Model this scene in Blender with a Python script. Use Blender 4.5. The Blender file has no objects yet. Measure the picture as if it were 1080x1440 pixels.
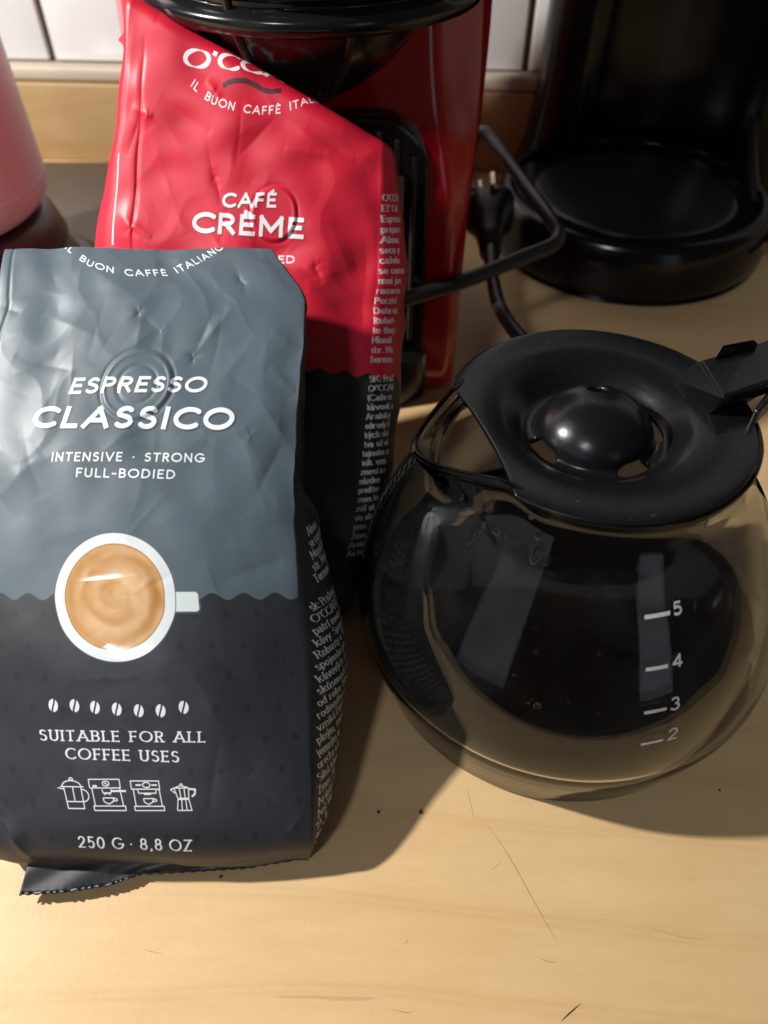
import bpy, bmesh, math, random
import numpy as np
from mathutils import Vector, Matrix

S = 0.01                                   # everything below is laid out in centimetres
PI = math.pi
scene = bpy.context.scene

# ------------------------------------------------------------------ camera
FPX, PITCH, CAM_H = 1080.0, math.radians(46), 21.6
cam_d = bpy.data.cameras.new('camera')
cam = bpy.data.objects.new('camera', cam_d)
scene.collection.objects.link(cam)
cam.location = (0, 0, CAM_H * S)
cam.rotation_euler = (PI / 2 - PITCH, 0, 0)
cam_d.sensor_fit = 'VERTICAL'
cam_d.sensor_height = 36.0
cam_d.lens = FPX / 1440 * 36
cam_d.clip_start = 0.01
cam_d.clip_end = 50
cam_d.dof.use_dof = True
cam_d.dof.focus_distance = 0.205
cam_d.dof.aperture_fstop = 13.0
scene.camera = cam

# ------------------------------------------------------------------ world, lamps, exposure
world = bpy.data.worlds.new('World')
scene.world = world
world.use_nodes = True
world.node_tree.nodes['Background'].inputs[0].default_value = (1.0, 0.90, 0.80, 1)
world.node_tree.nodes['Background'].inputs[1].default_value = 0.05

def lamp(name, kind, loc, watts, color, **kw):
    d = bpy.data.lights.new(name, kind)
    d.energy = watts
    d.color = color
    for k, v in kw.items():
        setattr(d, k, v)
    o = bpy.data.objects.new(name, d)
    scene.collection.objects.link(o)
    o.location = [c * S for c in loc]
    return o

key = lamp('kitchen_lamp', 'POINT', (-56, 14, 51), 33.5, (1.0, 0.96, 0.91), shadow_soft_size=0.016)
ceil = lamp('ceiling_lamp', 'AREA', (-72, -116, 137), 8.0, (0.90, 0.94, 1.0), shape='DISK', size=0.20)
def aim(o, target):
    d = Vector([c * S for c in target]) - o.location
    o.rotation_euler = d.to_track_quat('-Z', 'Y').to_euler()
w1 = lamp('added_panel_light', 'AREA', (-82, -74, 22), 0.62, (0.80, 0.89, 1.0), shape='RECTANGLE', size=0.55, size_y=0.9)  # unseen panel lamp, added for the pale reflections in the carafe and some fill
aim(w1, (5, 14, 6))
aim(ceil, (-5, 13, 6))
w2 = lamp('added_panel_light', 'AREA', (68, -84, 22), 0.32, (0.80, 0.89, 1.0), shape='RECTANGLE', size=0.30, size_y=0.65)  # second added panel, out of view, for the right-hand reflection in the glass
aim(w2, (5, 14, 6))

scene.view_settings.view_transform = 'Standard'
scene.view_settings.look = 'None'
scene.view_settings.exposure = 0.0
scene.view_settings.gamma = 1.0
scene.render.engine = 'CYCLES'
cy = scene.cycles
cy.max_bounces = 14
cy.transmission_bounces = 12
cy.transparent_max_bounces = 12
cy.glossy_bounces = 6
cy.diffuse_bounces = 4
cy.sample_clamp_indirect = 3.0
cy.blur_glossy = 0.6
cy.use_denoising = True

# ------------------------------------------------------------------ projection helpers
CT, ST = math.cos(PITCH), math.sin(PITCH)
def ray(px, py):
    u = (px - 540) / FPX; v = (720 - py) / FPX
    return u, CT + v * ST, -ST + v * CT
def PZ(px, py, z):                          # pixel -> point (cm) at height z
    u, a, b = ray(px, py); t = (z - CAM_H) / b
    return (u * t, a * t, z)
def PF(px, py, F):                          # pixel -> point (cm) at forward distance F
    u, a, b = ray(px, py); t = F / a
    return (u * t, F, CAM_H + b * t)
def project(P):
    P = np.asarray(P, float)
    x, y, z = P[..., 0], P[..., 1], P[..., 2] - CAM_H
    d = y * CT - z * ST; up = y * ST + z * CT
    return np.stack([540 + FPX * x / d, 720 - FPX * up / d], -1)

# ------------------------------------------------------------------ object helpers
def link(o, parent=None):
    scene.collection.objects.link(o)
    if parent is not None:
        o.parent = parent
    return o
def tag(o, label=None, cat=None, group=None, kind=None):
    if label: o['label'] = label
    if cat: o['category'] = cat
    if group: o['group'] = group
    if kind: o['kind'] = kind
    return o
def thing(name, label, cat, loc=(0, 0, 0), group=None):
    o = bpy.data.objects.new(name, None)
    o.empty_display_size = 0.02
    o.location = [c * S for c in loc]
    link(o); tag(o, label, cat, group)
    return o
def mesh_obj(name, verts, faces, mat, parent=None, smooth=True, uvs=None):
    """verts in cm, world coordinates; converted to the parent's frame"""
    me = bpy.data.meshes.new(name)
    V = np.asarray(verts, float) * S
    if parent is not None:
        V = V - np.array(parent_world(parent))
    me.from_pydata(V.tolist(), [], [tuple(int(i) for i in f) for f in faces])
    if uvs is not None:
        uvl = me.uv_layers.new(name='UVMap')
        idx = np.empty(len(me.loops), dtype=np.int32)
        me.loops.foreach_get('vertex_index', idx)
        uvl.data.foreach_set('uv', np.asarray(uvs, dtype=np.float32)[idx].ravel())
    me.materials.append(mat)
    if smooth:
        me.polygons.foreach_set('use_smooth', [True] * len(me.polygons))
    me.update()
    o = bpy.data.objects.new(name, me)
    return link(o, parent)
def parent_world(p):
    v = Vector((0, 0, 0))
    while p is not None:
        v += p.location; p = p.parent
    return v
def bevel(o, w, seg=3):
    m = o.modifiers.new('bevel', 'BEVEL'); m.width = w * S; m.segments = seg
    m.limit_method = 'ANGLE'; m.angle_limit = math.radians(35)
    m.harden_normals = False
    return o
def subsurf(o, n=1):
    m = o.modifiers.new('subsurf', 'SUBSURF'); m.levels = n; m.render_levels = n
    return o
def grid_faces(nr, nc, wrap=False):
    r = np.arange(nr - 1)[:, None]; c = np.arange(nc if wrap else nc - 1)[None, :]
    c2 = (c + 1) % nc
    a = r * nc + c; b = r * nc + c2; d = (r + 1) * nc + c; e = (r + 1) * nc + c2
    return np.stack([a, b, e, d], -1).reshape(-1, 4)
def box(name, lo, hi, mat, parent=None, bev=0.0, seg=3):
    x0, y0, z0 = lo; x1, y1, z1 = hi
    v = [(x0,y0,z0),(x1,y0,z0),(x1,y1,z0),(x0,y1,z0),(x0,y0,z1),(x1,y0,z1),(x1,y1,z1),(x0,y1,z1)]
    f = [(3,2,1,0),(4,5,6,7),(0,1,5,4),(1,2,6,5),(2,3,7,6),(3,0,4,7)]
    o = mesh_obj(name, v, f, mat, parent, smooth=bev > 0)
    if bev: bevel(o, bev, seg)
    return o
def hexa(name, pts, mat, parent=None, bev=0.0, seg=3):
    """8 points: bottom ring 4 then top ring 4"""
    f = [(3,2,1,0),(4,5,6,7),(0,1,5,4),(1,2,6,5),(2,3,7,6),(3,0,4,7)]
    o = mesh_obj(name, pts, f, mat, parent, smooth=bev > 0)
    bm = bmesh.new(); bm.from_mesh(o.data); bmesh.ops.recalc_face_normals(bm, faces=bm.faces); bm.to_mesh(o.data); bm.free()
    if bev: bevel(o, bev, seg)
    return o
def lathe(name, prof, cx, cy_, mat, parent=None, n=96, closed=False, sx=1.0, sy=1.0):
    """prof: list of (r, z). closed: first joined to last"""
    prof = list(prof)
    if closed: prof = prof + [prof[0]]
    a = np.linspace(0, 2 * PI, n, endpoint=False)
    V = []
    for r, z in prof:
        V.append(np.stack([cx + sx * r * np.cos(a), cy_ + sy * r * np.sin(a), np.full(n, z)], -1))
    V = np.concatenate(V)
    F = grid_faces(len(prof), n, wrap=True)
    o = mesh_obj(name, V, F, mat, parent)
    bm = bmesh.new(); bm.from_mesh(o.data)
    bmesh.ops.remove_doubles(bm, verts=bm.verts, dist=1e-6)
    bmesh.ops.recalc_face_normals(bm, faces=bm.faces)
    bm.to_mesh(o.data); bm.free()
    return o
def catmull(P, n=12):
    P = [np.array(p, float) for p in P]
    P = [2 * P[0] - P[1]] + P + [2 * P[-1] - P[-2]]
    out = []
    for i in range(1, len(P) - 2):
        for k in range(n):
            t = k / n
            out.append(0.5 * ((2 * P[i]) + (P[i+1] - P[i-1]) * t + (2*P[i-1] - 5*P[i] + 4*P[i+1] - P[i+2]) * t*t + (-P[i-1] + 3*P[i] - 3*P[i+1] + P[i+2]) * t**3))
    out.append(P[-2])
    return np.array(out)
def tube(name, pts, r, mat, parent=None, n=16, smooth_path=True, flat=1.0, sub=10):
    P = catmull(pts, sub) if smooth_path else np.array(pts, float)
    T = np.gradient(P, axis=0); T /= np.linalg.norm(T, axis=1)[:, None]
    up = np.array([0, 0, 1.0]); V = []
    rr = np.full(len(P), r) if np.isscalar(r) else np.interp(np.linspace(0, 1, len(P)), np.linspace(0, 1, len(r)), r)
    prev = None
    for i in range(len(P)):
        if prev is None:
            s = np.cross(T[i], up)
            if np.linalg.norm(s) < 1e-3: s = np.cross(T[i], (1, 0, 0))
        else:
            s = prev - T[i] * np.dot(prev, T[i])
        s /= np.linalg.norm(s); prev = s
        q = np.cross(s, T[i])
        for k in range(n):
            a = 2 * PI * k / n
            V.append(P[i] + rr[i] * (math.cos(a) * s + flat * math.sin(a) * q))
    F = grid_faces(len(P), n, wrap=True).tolist()
    F.append(list(range(n))[::-1]); F.append([len(P) * n - n + k for k in range(n)])
    o = mesh_obj(name, V, F, mat, parent)
    return o

# ------------------------------------------------------------------ material helpers
def new_mat(name):
    m = bpy.data.materials.new(name); m.use_nodes = True
    return m, m.node_tree.nodes, m.node_tree.links, m.node_tree.nodes['Principled BSDF']
def srgb(r, g, b):
    f = lambda c: (c / 255 / 12.92) if c / 255 <= 0.04045 else ((c / 255 + 0.055) / 1.055) ** 2.4
    return (f(r), f(g), f(b), 1)
def noise_node(N, L, scale, detail=4, rough=0.55, vec=None):
    n = N.new('ShaderNodeTexNoise'); n.inputs['Scale'].default_value = scale
    n.inputs['Detail'].default_value = detail; n.inputs['Roughness'].default_value = rough
    if vec is not None: L.new(vec, n.inputs['Vector'])
    return n
def ramp(N, L, src, stops):
    r = N.new('ShaderNodeValToRGB'); e = r.color_ramp.elements
    while len(e) < len(stops): e.new(0.5)
    for el, (p, c) in zip(e, stops):
        el.position = p; el.color = c if len(c) == 4 else (*c, 1)
    L.new(src, r.inputs[0]); return r
def plastic(name, col, rough=0.35, dust=0.0, bump=0.0, bscale=300, spec=0.5, coat=0.0, rvar=0.12):
    m, N, L, b = new_mat(name)
    b.inputs['Base Color'].default_value = col
    b.inputs['Specular IOR Level'].default_value = spec
    b.inputs['Coat Weight'].default_value = coat
    b.inputs['Coat Roughness'].default_value = 0.06
    tc = N.new('ShaderNodeTexCoord')
    n = noise_node(N, L, 60, 5, 0.6, tc.outputs['Object'])
    mr = N.new('ShaderNodeMapRange'); mr.inputs[3].default_value = max(0.02, rough - rvar / 2); mr.inputs[4].default_value = rough + rvar
    L.new(n.outputs[0], mr.inputs[0]); L.new(mr.outputs[0], b.inputs['Roughness'])
    if dust:
        n2 = noise_node(N, L, 900, 2, 0.5, tc.outputs['Object'])
        rp = ramp(N, L, n2.outputs[0], [(0.70, (0, 0, 0)), (0.80, (dust, dust, dust))])
        mx = N.new('ShaderNodeMixRGB'); mx.inputs[1].default_value = col; mx.inputs[2].default_value = (0.35, 0.36, 0.38, 1)
        L.new(rp.outputs[0], mx.inputs[0]); L.new(mx.outputs[0], b.inputs['Base Color'])
    if bump:
        n3 = noise_node(N, L, bscale, 3, 0.5, tc.outputs['Object'])
        bp = N.new('ShaderNodeBump'); bp.inputs['Strength'].default_value = bump; bp.inputs['Distance'].default_value = 0.0003
        L.new(n3.outputs[0], bp.inputs['Height']); L.new(bp.outputs[0], b.inputs['Normal'])
    return m

# ================================================================== THE SETTING
def mat_wood(name, base, dark, scale=1.0, marks=True, rough=0.38):
    m, N, L, b = new_mat(name)
    tc = N.new('ShaderNodeTexCoord')
    mp = N.new('ShaderNodeMapping'); mp.inputs['Scale'].default_value = (3.0 * scale, 16.0 * scale, 12.0 * scale)
    mp.inputs['Rotation'].default_value = (0, 0, math.radians(10))
    L.new(tc.outputs['Object'], mp.inputs[0])
    w = N.new('ShaderNodeTexWave'); w.wave_type = 'BANDS'; w.bands_direction = 'Y'
    w.inputs['Scale'].default_value = 0.9; w.inputs['Distortion'].default_value = 16; w.inputs['Detail'].default_value = 4
    w.inputs['Detail Scale'].default_value = 0.45; L.new(mp.outputs[0], w.inputs['Vector'])
    r1 = ramp(N, L, w.outputs['Fac'], [(0.0, (0, 0, 0)), (0.88, (0.02, 0.02, 0.02)), (0.985, (0.13, 0.13, 0.13)), (1.0, (0.06, 0.06, 0.06))])
    n1 = noise_node(N, L, 1.9, 9, 0.72, mp.outputs[0])
    mpf = N.new('ShaderNodeMapping'); mpf.inputs['Scale'].default_value = (45, 210, 60); mpf.inputs['Rotation'].default_value = (0, 0, math.radians(12))
    L.new(tc.outputs['Object'], mpf.inputs[0])
    n2 = noise_node(N, L, 1.0, 7, 0.75, mpf.outputs[0])
    n3 = noise_node(N, L, 22, 3, 0.6, tc.outputs['Object'])
    add = N.new('ShaderNodeMath'); add.operation = 'MULTIPLY_ADD'; add.inputs[1].default_value = 0.66; L.new(n1.outputs[0], add.inputs[0]); L.new(r1.outputs[0], add.inputs[2])
    add2 = N.new('ShaderNodeMath'); add2.operation = 'MULTIPLY_ADD'; add2.inputs[1].default_value = 0.34; L.new(n2.outputs[0], add2.inputs[0]); L.new(add.outputs[0], add2.inputs[2])
    add3 = N.new('ShaderNodeMath'); add3.operation = 'MULTIPLY_ADD'; add3.inputs[1].default_value = 0.25; L.new(n3.outputs[0], add3.inputs[0]); L.new(add2.outputs[0], add3.inputs[2])
    col = ramp(N, L, add3.outputs[0], [(0.46, base), (1.0, dark)])
    out = col.outputs[0]
    if marks:
        # fine specks and short scuffs
        n4 = noise_node(N, L, 420, 2, 0.5, tc.outputs['Object'])
        r4 = ramp(N, L, n4.outputs[0], [(0.72, (0, 0, 0)), (0.78, (0.16, 0.16, 0.16))])
        mx = N.new('ShaderNodeMixRGB'); mx.inputs[2].default_value = (0.20, 0.11, 0.05, 1)
        L.new(r4.outputs[0], mx.inputs[0]); L.new(out, mx.inputs[1]); out = mx.outputs[0]
        mp5 = N.new('ShaderNodeMapping'); mp5.inputs['Rotation'].default_value = (0, 0, math.radians(-62)); mp5.inputs['Scale'].default_value = (14, 300, 1)
        L.new(tc.outputs['Object'], mp5.inputs[0])
        n5 = noise_node(N, L, 1.0, 2, 0.4, mp5.outputs[0])
        r5 = ramp(N, L, n5.outputs[0], [(0.735, (0, 0, 0)), (0.76, (0.30, 0.30, 0.30))])
        mx2 = N.new('ShaderNodeMixRGB'); mx2.inputs[2].default_value = (0.28, 0.17, 0.08, 1)
        L.new(r5.outputs[0], mx2.inputs[0]); L.new(out, mx2.inputs[1]); out = mx2.outputs[0]
    if marks:
        n7 = noise_node(N, L, 14, 5, .7, tc.outputs['Object'])
        r7 = ramp(N, L, n7.outputs[0], [(0.60, (0, 0, 0)), (0.78, (0.16, 0.16, 0.16))])
        mx3 = N.new('ShaderNodeMixRGB'); mx3.inputs[2].default_value = (0.52, 0.30, 0.11, 1)
        L.new(r7.outputs[0], mx3.inputs[0]); L.new(out, mx3.inputs[1]); out = mx3.outputs[0]
    L.new(out, b.inputs['Base Color'])
    mr = N.new('ShaderNodeMapRange'); mr.inputs[3].default_value = rough - 0.06; mr.inputs[4].default_value = rough + 0.14
    L.new(n3.outputs[0], mr.inputs[0]); L.new(mr.outputs[0], b.inputs['Roughness'])
    b.inputs['Specular IOR Level'].default_value = 0.4
    bp = N.new('ShaderNodeBump'); bp.inputs['Strength'].default_value = 0.25; bp.inputs['Distance'].default_value = 0.0002
    n6 = noise_node(N, L, 500, 3, 0.6, tc.outputs['Object'])
    L.new(n6.outputs[0], bp.inputs['Height']); L.new(bp.outputs[0], b.inputs['Normal'])
    return m
WOOD = mat_wood('counter_laminate', (0.71, 0.50, 0.265, 1), (0.55, 0.345, 0.15, 1))
WOOD2 = mat_wood('upstand_laminate', (0.42, 0.275, 0.13, 1), (0.31, 0.19, 0.08, 1), marks=False)

# counter (a solid slab; the wall runs at a slight angle behind it)
YAW = math.radians(-4.0)
def wall_pt(s, z, off=0.0):                # s cm along the wall, off cm towards the room
    ox, oy = 0.0, 53.6
    c, n = math.cos(YAW), math.sin(YAW)
    return (ox + c * s + n * off * 1.0, oy + n * s - c * off, z)
ct = box('countertop', (-90, 1.9, -3.8), (110, 66, 0), WOOD, bev=0.3)
tag(ct, kind='structure', label='pale wood laminate kitchen counter with fine scratches')
def wall_box(name, s0, s1, z0, z1, off0, off1, mat, parent=None, bev=0.0):
    p = [wall_pt(s0, z0, off1), wall_pt(s1, z0, off1), wall_pt(s1, z0, off0), wall_pt(s0, z0, off0),
         wall_pt(s0, z1, off1), wall_pt(s1, z1, off1), wall_pt(s1, z1, off0), wall_pt(s0, z1, off0)]
    return hexa(name, p, mat, parent, bev, 2)
UPZ = 4.9
up = wall_box('wood_upstand', -90, 90, 0.02, UPZ, -2.0, 0.0, WOOD2, bev=0.1)
tag(up, kind='structure', label='low wood upstand along the back of the counter')
SIL = plastic('silicone', srgb(178, 166, 148), 0.5)
tr = wall_box('sealant_strip', -90, 90, UPZ + 0.02, UPZ + 0.95, -2.0, -0.25, SIL, bev=0.25)
tag(tr, kind='structure')
GROUT = plastic('grout', srgb(84, 60, 38), 0.9, bump=0.4)
wall = wall_box('tiled_wall', -90, 90, UPZ + 0.97, 60, -4.0, -1.45, GROUT)
tag(wall, kind='structure', label='wall of glossy pale square tiles with brown grout')
m, N, L, b = new_mat('tile_glaze')
b.inputs['Base Color'].default_value = srgb(222, 220, 220); b.inputs['Roughness'].default_value = 0.16
b.inputs['Coat Weight'].default_value = 0.4
tcn = N.new('ShaderNodeTexCoord'); nn = noise_node(N, L, 18, 2, 0.5, tcn.outputs['Object'])
bp = N.new('ShaderNodeBump'); bp.inputs['Strength'].default_value = 0.15; bp.inputs['Distance'].default_value = 0.002
L.new(nn.outputs[0], bp.inputs['Height']); L.new(bp.outputs[0], b.inputs['Normal'])
TILE = m
# grout joint positions measured from the two seen joints
def wall_s(px, py):                         # distance along the wall of the tile face seen at a pixel
    u_, a_, b__ = ray(px, py); c, n = math.cos(YAW), math.sin(YAW)
    # solve (u t, a t) = (c s + n off, 53.6 + n s - c off), off = -1.1
    off = -1.1; M_ = np.array([[u_, -c], [a_, -n]]); r_ = np.array([n * off, 53.6 - c * off])
    return float(np.linalg.solve(M_, r_)[1])
SA, SB = wall_s(62, 40), wall_s(746, 40)
TW = (SB - SA) / 2; S0 = SA
for i in range(-4, 8):
    for k in range(3):
        a0 = S0 + i * TW + 0.20; a1 = S0 + (i + 1) * TW - 0.20
        z0 = UPZ + 1.05 + k * 15.3; z1 = z0 + 14.95
        wall_box('tile', a0, a1, z0, z1, -1.9, -1.1, TILE, wall, bev=0.12)

# ================================================================== PRINT: a small stroke alphabet and a raster canvas
def arc(cx, cy_, rx, ry, a0, a1, n=None):
    n = n or max(4, int(abs(a1 - a0) / 14))
    t = np.radians(np.linspace(a0, a1, n + 1))
    return [(cx + rx * math.cos(x), cy_ + ry * math.sin(x)) for x in t]
XH = 0.66
G = {}
def g(ch, w, *st): G[ch] = (w, st)
g('A', .84, [(0,0),(.42,1)], [(.42,1),(.84,0)], [(.16,.33),(.68,.33)])
g('B', .60, [(.04,0),(.04,1)], [(.04,1),(.30,1)]+arc(.30,.76,.24,.24,90,-90)+[(.04,.52)], [(.30,.52)]+arc(.32,.26,.28,.26,90,-90)+[(.04,0)])
g('C', .78, arc(.48,.5,.48,.5,48,312,18))
g('D', .76, [(.04,0),(.04,1)], [(.04,1),(.28,1)]+arc(.28,.5,.46,.5,90,-90,14)+[(.04,0)])
g('E', .52, [(.04,0),(.04,1)], [(.04,1),(.50,1)], [(.04,.52),(.44,.52)], [(.04,0),(.52,0)])
g('F', .50, [(.04,0),(.04,1)], [(.04,1),(.50,1)], [(.04,.5),(.43,.5)])
g('G', .84, arc(.5,.5,.48,.5,48,350,18)+[(.97,.44)], [(.56,.46),(.90,.46)])
g('H', .72, [(.04,0),(.04,1)], [(.68,0),(.68,1)], [(.04,.52),(.68,.52)])
g('I', .10, [(.05,0),(.05,1)])
g('J', .40, [(.34,1),(.34,.25)]+arc(.16,.22,.18,.22,0,-110))
g('K', .64, [(.04,0),(.04,1)], [(.58,1),(.06,.42)], [(.22,.58),(.62,0)])
g('L', .50, [(.04,0),(.04,1)], [(.04,0),(.50,0)])
g('M', .92, [(.06,0),(.06,1)], [(.06,1),(.46,.25)], [(.46,.25),(.86,1)], [(.86,1),(.86,0)])
g('N', .74, [(.04,0),(.04,1)], [(.04,1),(.70,0)], [(.70,0),(.70,1)])
g('O', .98, arc(.49,.5,.49,.5,0,360,26))
g('P', .56, [(.04,0),(.04,1)], [(.04,1),(.28,1)]+arc(.28,.74,.26,.26,90,-90)+[(.04,.48)])
g('Q', .98, arc(.49,.5,.49,.5,0,360,26), [(.6,.25),(.9,-.05)])
g('R', .60, [(.04,0),(.04,1)], [(.04,1),(.28,1)]+arc(.28,.75,.26,.25,90,-90)+[(.04,.5)], [(.28,.5),(.58,0)])
g('S', .54, arc(.28,.745,.24,.255,40,205,9)+arc(.27,.265,.26,.265,75,-145,11))
g('T', .62, [(.31,0),(.31,1)], [(0,1),(.62,1)])
g('U', .68, [(.04,1),(.04,.32)]+arc(.34,.32,.30,.32,180,360,12)+[(.64,1)])
g('V', .80, [(0,1),(.40,0)], [(.40,0),(.80,1)])
g('W', 1.16, [(0,1),(.30,0)], [(.30,0),(.58,1)], [(.58,1),(.86,0)], [(.86,0),(1.16,1)])
g('X', .70, [(0,1),(.70,0)], [(0,0),(.70,1)])
g('Y', .70, [(0,1),(.35,.48)], [(.70,1),(.35,.48)], [(.35,.48),(.35,0)])
g('Z', .62, [(.03,1),(.59,1)], [(.59,1),(.03,0)], [(.03,0),(.62,0)])
g('0', .60, arc(.30,.5,.28,.5,0,360,20))
g('1', .40, [(.22,0),(.22,1)], [(.22,1),(.04,.84)])
g('2', .56, arc(.27,.74,.24,.26,165,-20,9)+[(.46,.55),(.03,0)], [(.03,0),(.55,0)])
g('3', .54, arc(.25,.75,.22,.25,150,-80,8), arc(.25,.27,.26,.27,80,-150,10))
g('4', .62, [(.46,0),(.46,1)], [(.46,1),(.02,.28)], [(.02,.28),(.62,.28)])
g('5', .56, [(.48,1),(.12,1)], [(.12,1),(.08,.54)]+arc(.26,.32,.26,.32,125,-140,11))
g('6', .58, arc(.29,.32,.26,.32,0,360,16), [(.04,.36)]+arc(.5,.36,.46,.64,175,110,6))
g('7', .54, [(.02,1),(.52,1)], [(.52,1),(.18,0)])
g('8', .58, arc(.29,.76,.21,.24,0,360,16), arc(.29,.27,.26,.27,0,360,16))
g('9', .58, arc(.29,.68,.26,.32,0,360,16), [(.54,.64)]+arc(.08,.64,.46,.64,-5,-70,6))
g('.', .12, [(.06,0),(.06,.03)])
g(',', .16, [(.10,.03),(.03,-.17)])
g(':', .12, [(.06,0),(.06,.03)], [(.06,.5),(.06,.53)])
g('-', .36, [(.02,.42),(.34,.42)])
g("'", .12, [(.08,1),(.04,.76)])
g('\u00b7', .14, [(.07,.44),(.07,.48)])
g('(', .24, arc(.36,.42,.30,.68,130,230,6))
g(')', .24, arc(-.12,.42,.30,.68,50,-50,6))
g('%', .8, arc(.2,.76,.16,.22,0,360,10), arc(.62,.24,.16,.22,0,360,10), [(.62,1),(.2,0)])
x = XH
g('a', .46, arc(.22,x-.18,.17,.18,150,0,6)+[(.39,.0)], arc(.22,.19,.19,.19,60,330,10))
g('b', .52, [(.05,0),(.05,1)], arc(.27,x/2,.21,x/2,150,-150,14))
g('c', .44, arc(.26,x/2,.22,x/2,50,310,12))
g('d', .52, [(.45,0),(.45,1)], arc(.24,x/2,.21,x/2,30,330,14))
g('e', .46, [(.04,x/2),(.42,x/2)]+arc(.24,x/2,.20,x/2,0,310,12))
g('f', .32, [(.14,0),(.14,.8)]+arc(.28,.82,.14,.18,180,60,5), [(.0,x),(.30,x)])
g('g', .50, arc(.23,.42,.18,.24,0,360,14), [(.12,.2)]+[(.05,.06),(.36,.0)]+arc(.24,-.12,.20,.14,60,-220,10))
g('h', .54, [(.05,0),(.05,1)], [(.05,.48)]+arc(.26,x-.19,.20,.19,140,0,6)+[(.46,0)])
g('i', .16, [(.08,0),(.08,x)], [(.08,.88),(.08,.91)])
g('j', .18, [(.12,x),(.12,-.12)]+arc(.0,-.14,.12,.14,0,-80,4), [(.12,.88),(.12,.91)])
g('k', .52, [(.05,0),(.05,1)], [(.44,x),(.07,.28)], [(.2,.4),(.48,0)])
g('l', .14, [(.07,0),(.07,1)])
g('m', .84, [(.05,0),(.05,x)], [(.05,.46)]+arc(.24,x-.17,.18,.17,140,0,6)+[(.42,0)], [(.42,.46)]+arc(.60,x-.17,.18,.17,140,0,6)+[(.78,0)])
g('n', .54, [(.05,0),(.05,x)], [(.05,.46)]+arc(.26,x-.19,.20,.19,140,0,6)+[(.46,0)])
g('o', .50, arc(.25,x/2,.22,x/2,0,360,16))
g('p', .52, [(.05,-.28),(.05,x)], arc(.27,x/2,.21,x/2,150,-150,14))
g('r', .36, [(.05,0),(.05,x)], [(.05,.42)]+arc(.26,x-.17,.20,.17,150,60,5))
g('s', .38, arc(.20,x-.16,.15,.16,40,210,7)+arc(.18,.17,.17,.17,70,-145,8))
g('t', .34, [(.14,.86),(.14,.16)]+arc(.26,.16,.12,.16,180,290,5), [(.0,x),(.30,x)])
g('u', .54, [(.05,x),(.05,.2)]+arc(.25,.2,.20,.2,180,330,6), [(.46,x),(.46,0)])
g('v', .48, [(0,x),(.24,0)], [(.24,0),(.48,x)])
g('w', .74, [(0,x),(.2,0)], [(.2,0),(.37,x)], [(.37,x),(.55,0)], [(.55,0),(.74,x)])
g('x', .48, [(0,x),(.48,0)], [(0,0),(.48,x)])
g('y', .48, [(0,x),(.24,0)], [(.48,x),(.24,0),(.12,-.28)])
g('z', .44, [(.02,x),(.40,x)], [(.40,x),(.02,0)], [(.02,0),(.42,0)])
ACC = {'\u00c8': ('E', -1), '\u00c9': ('E', 1), '\u00e1': ('a', 1), '\u00e9': ('e', 1), '\u00ed': ('i', 1), '\u00fd': ('y', 1), '\u00fa': ('u', 1), '\u00f3': ('o', 1), '\u017e': ('z', 0), '\u010d': ('c', 0)}
def glyph(ch):
    if ch in ACC:
        base, d = ACC[ch]; w, st = G[base]
        top = 1.0 if base.isupper() else XH
        c = w / 2
        if base == 'i': st = st[:1]
        if d == 0: ac = [[(c-.14, top+.30), (c, top+.14), (c+.14, top+.30)]]
        else: ac = [[(c - d*.07, top + (.13 if base.isupper() else .15)), (c + d*.08, top + (.25 if base.isupper() else .34))]]
        return w, tuple(st) + tuple(ac)
    return G.get(ch, (.3, ()))

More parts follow.
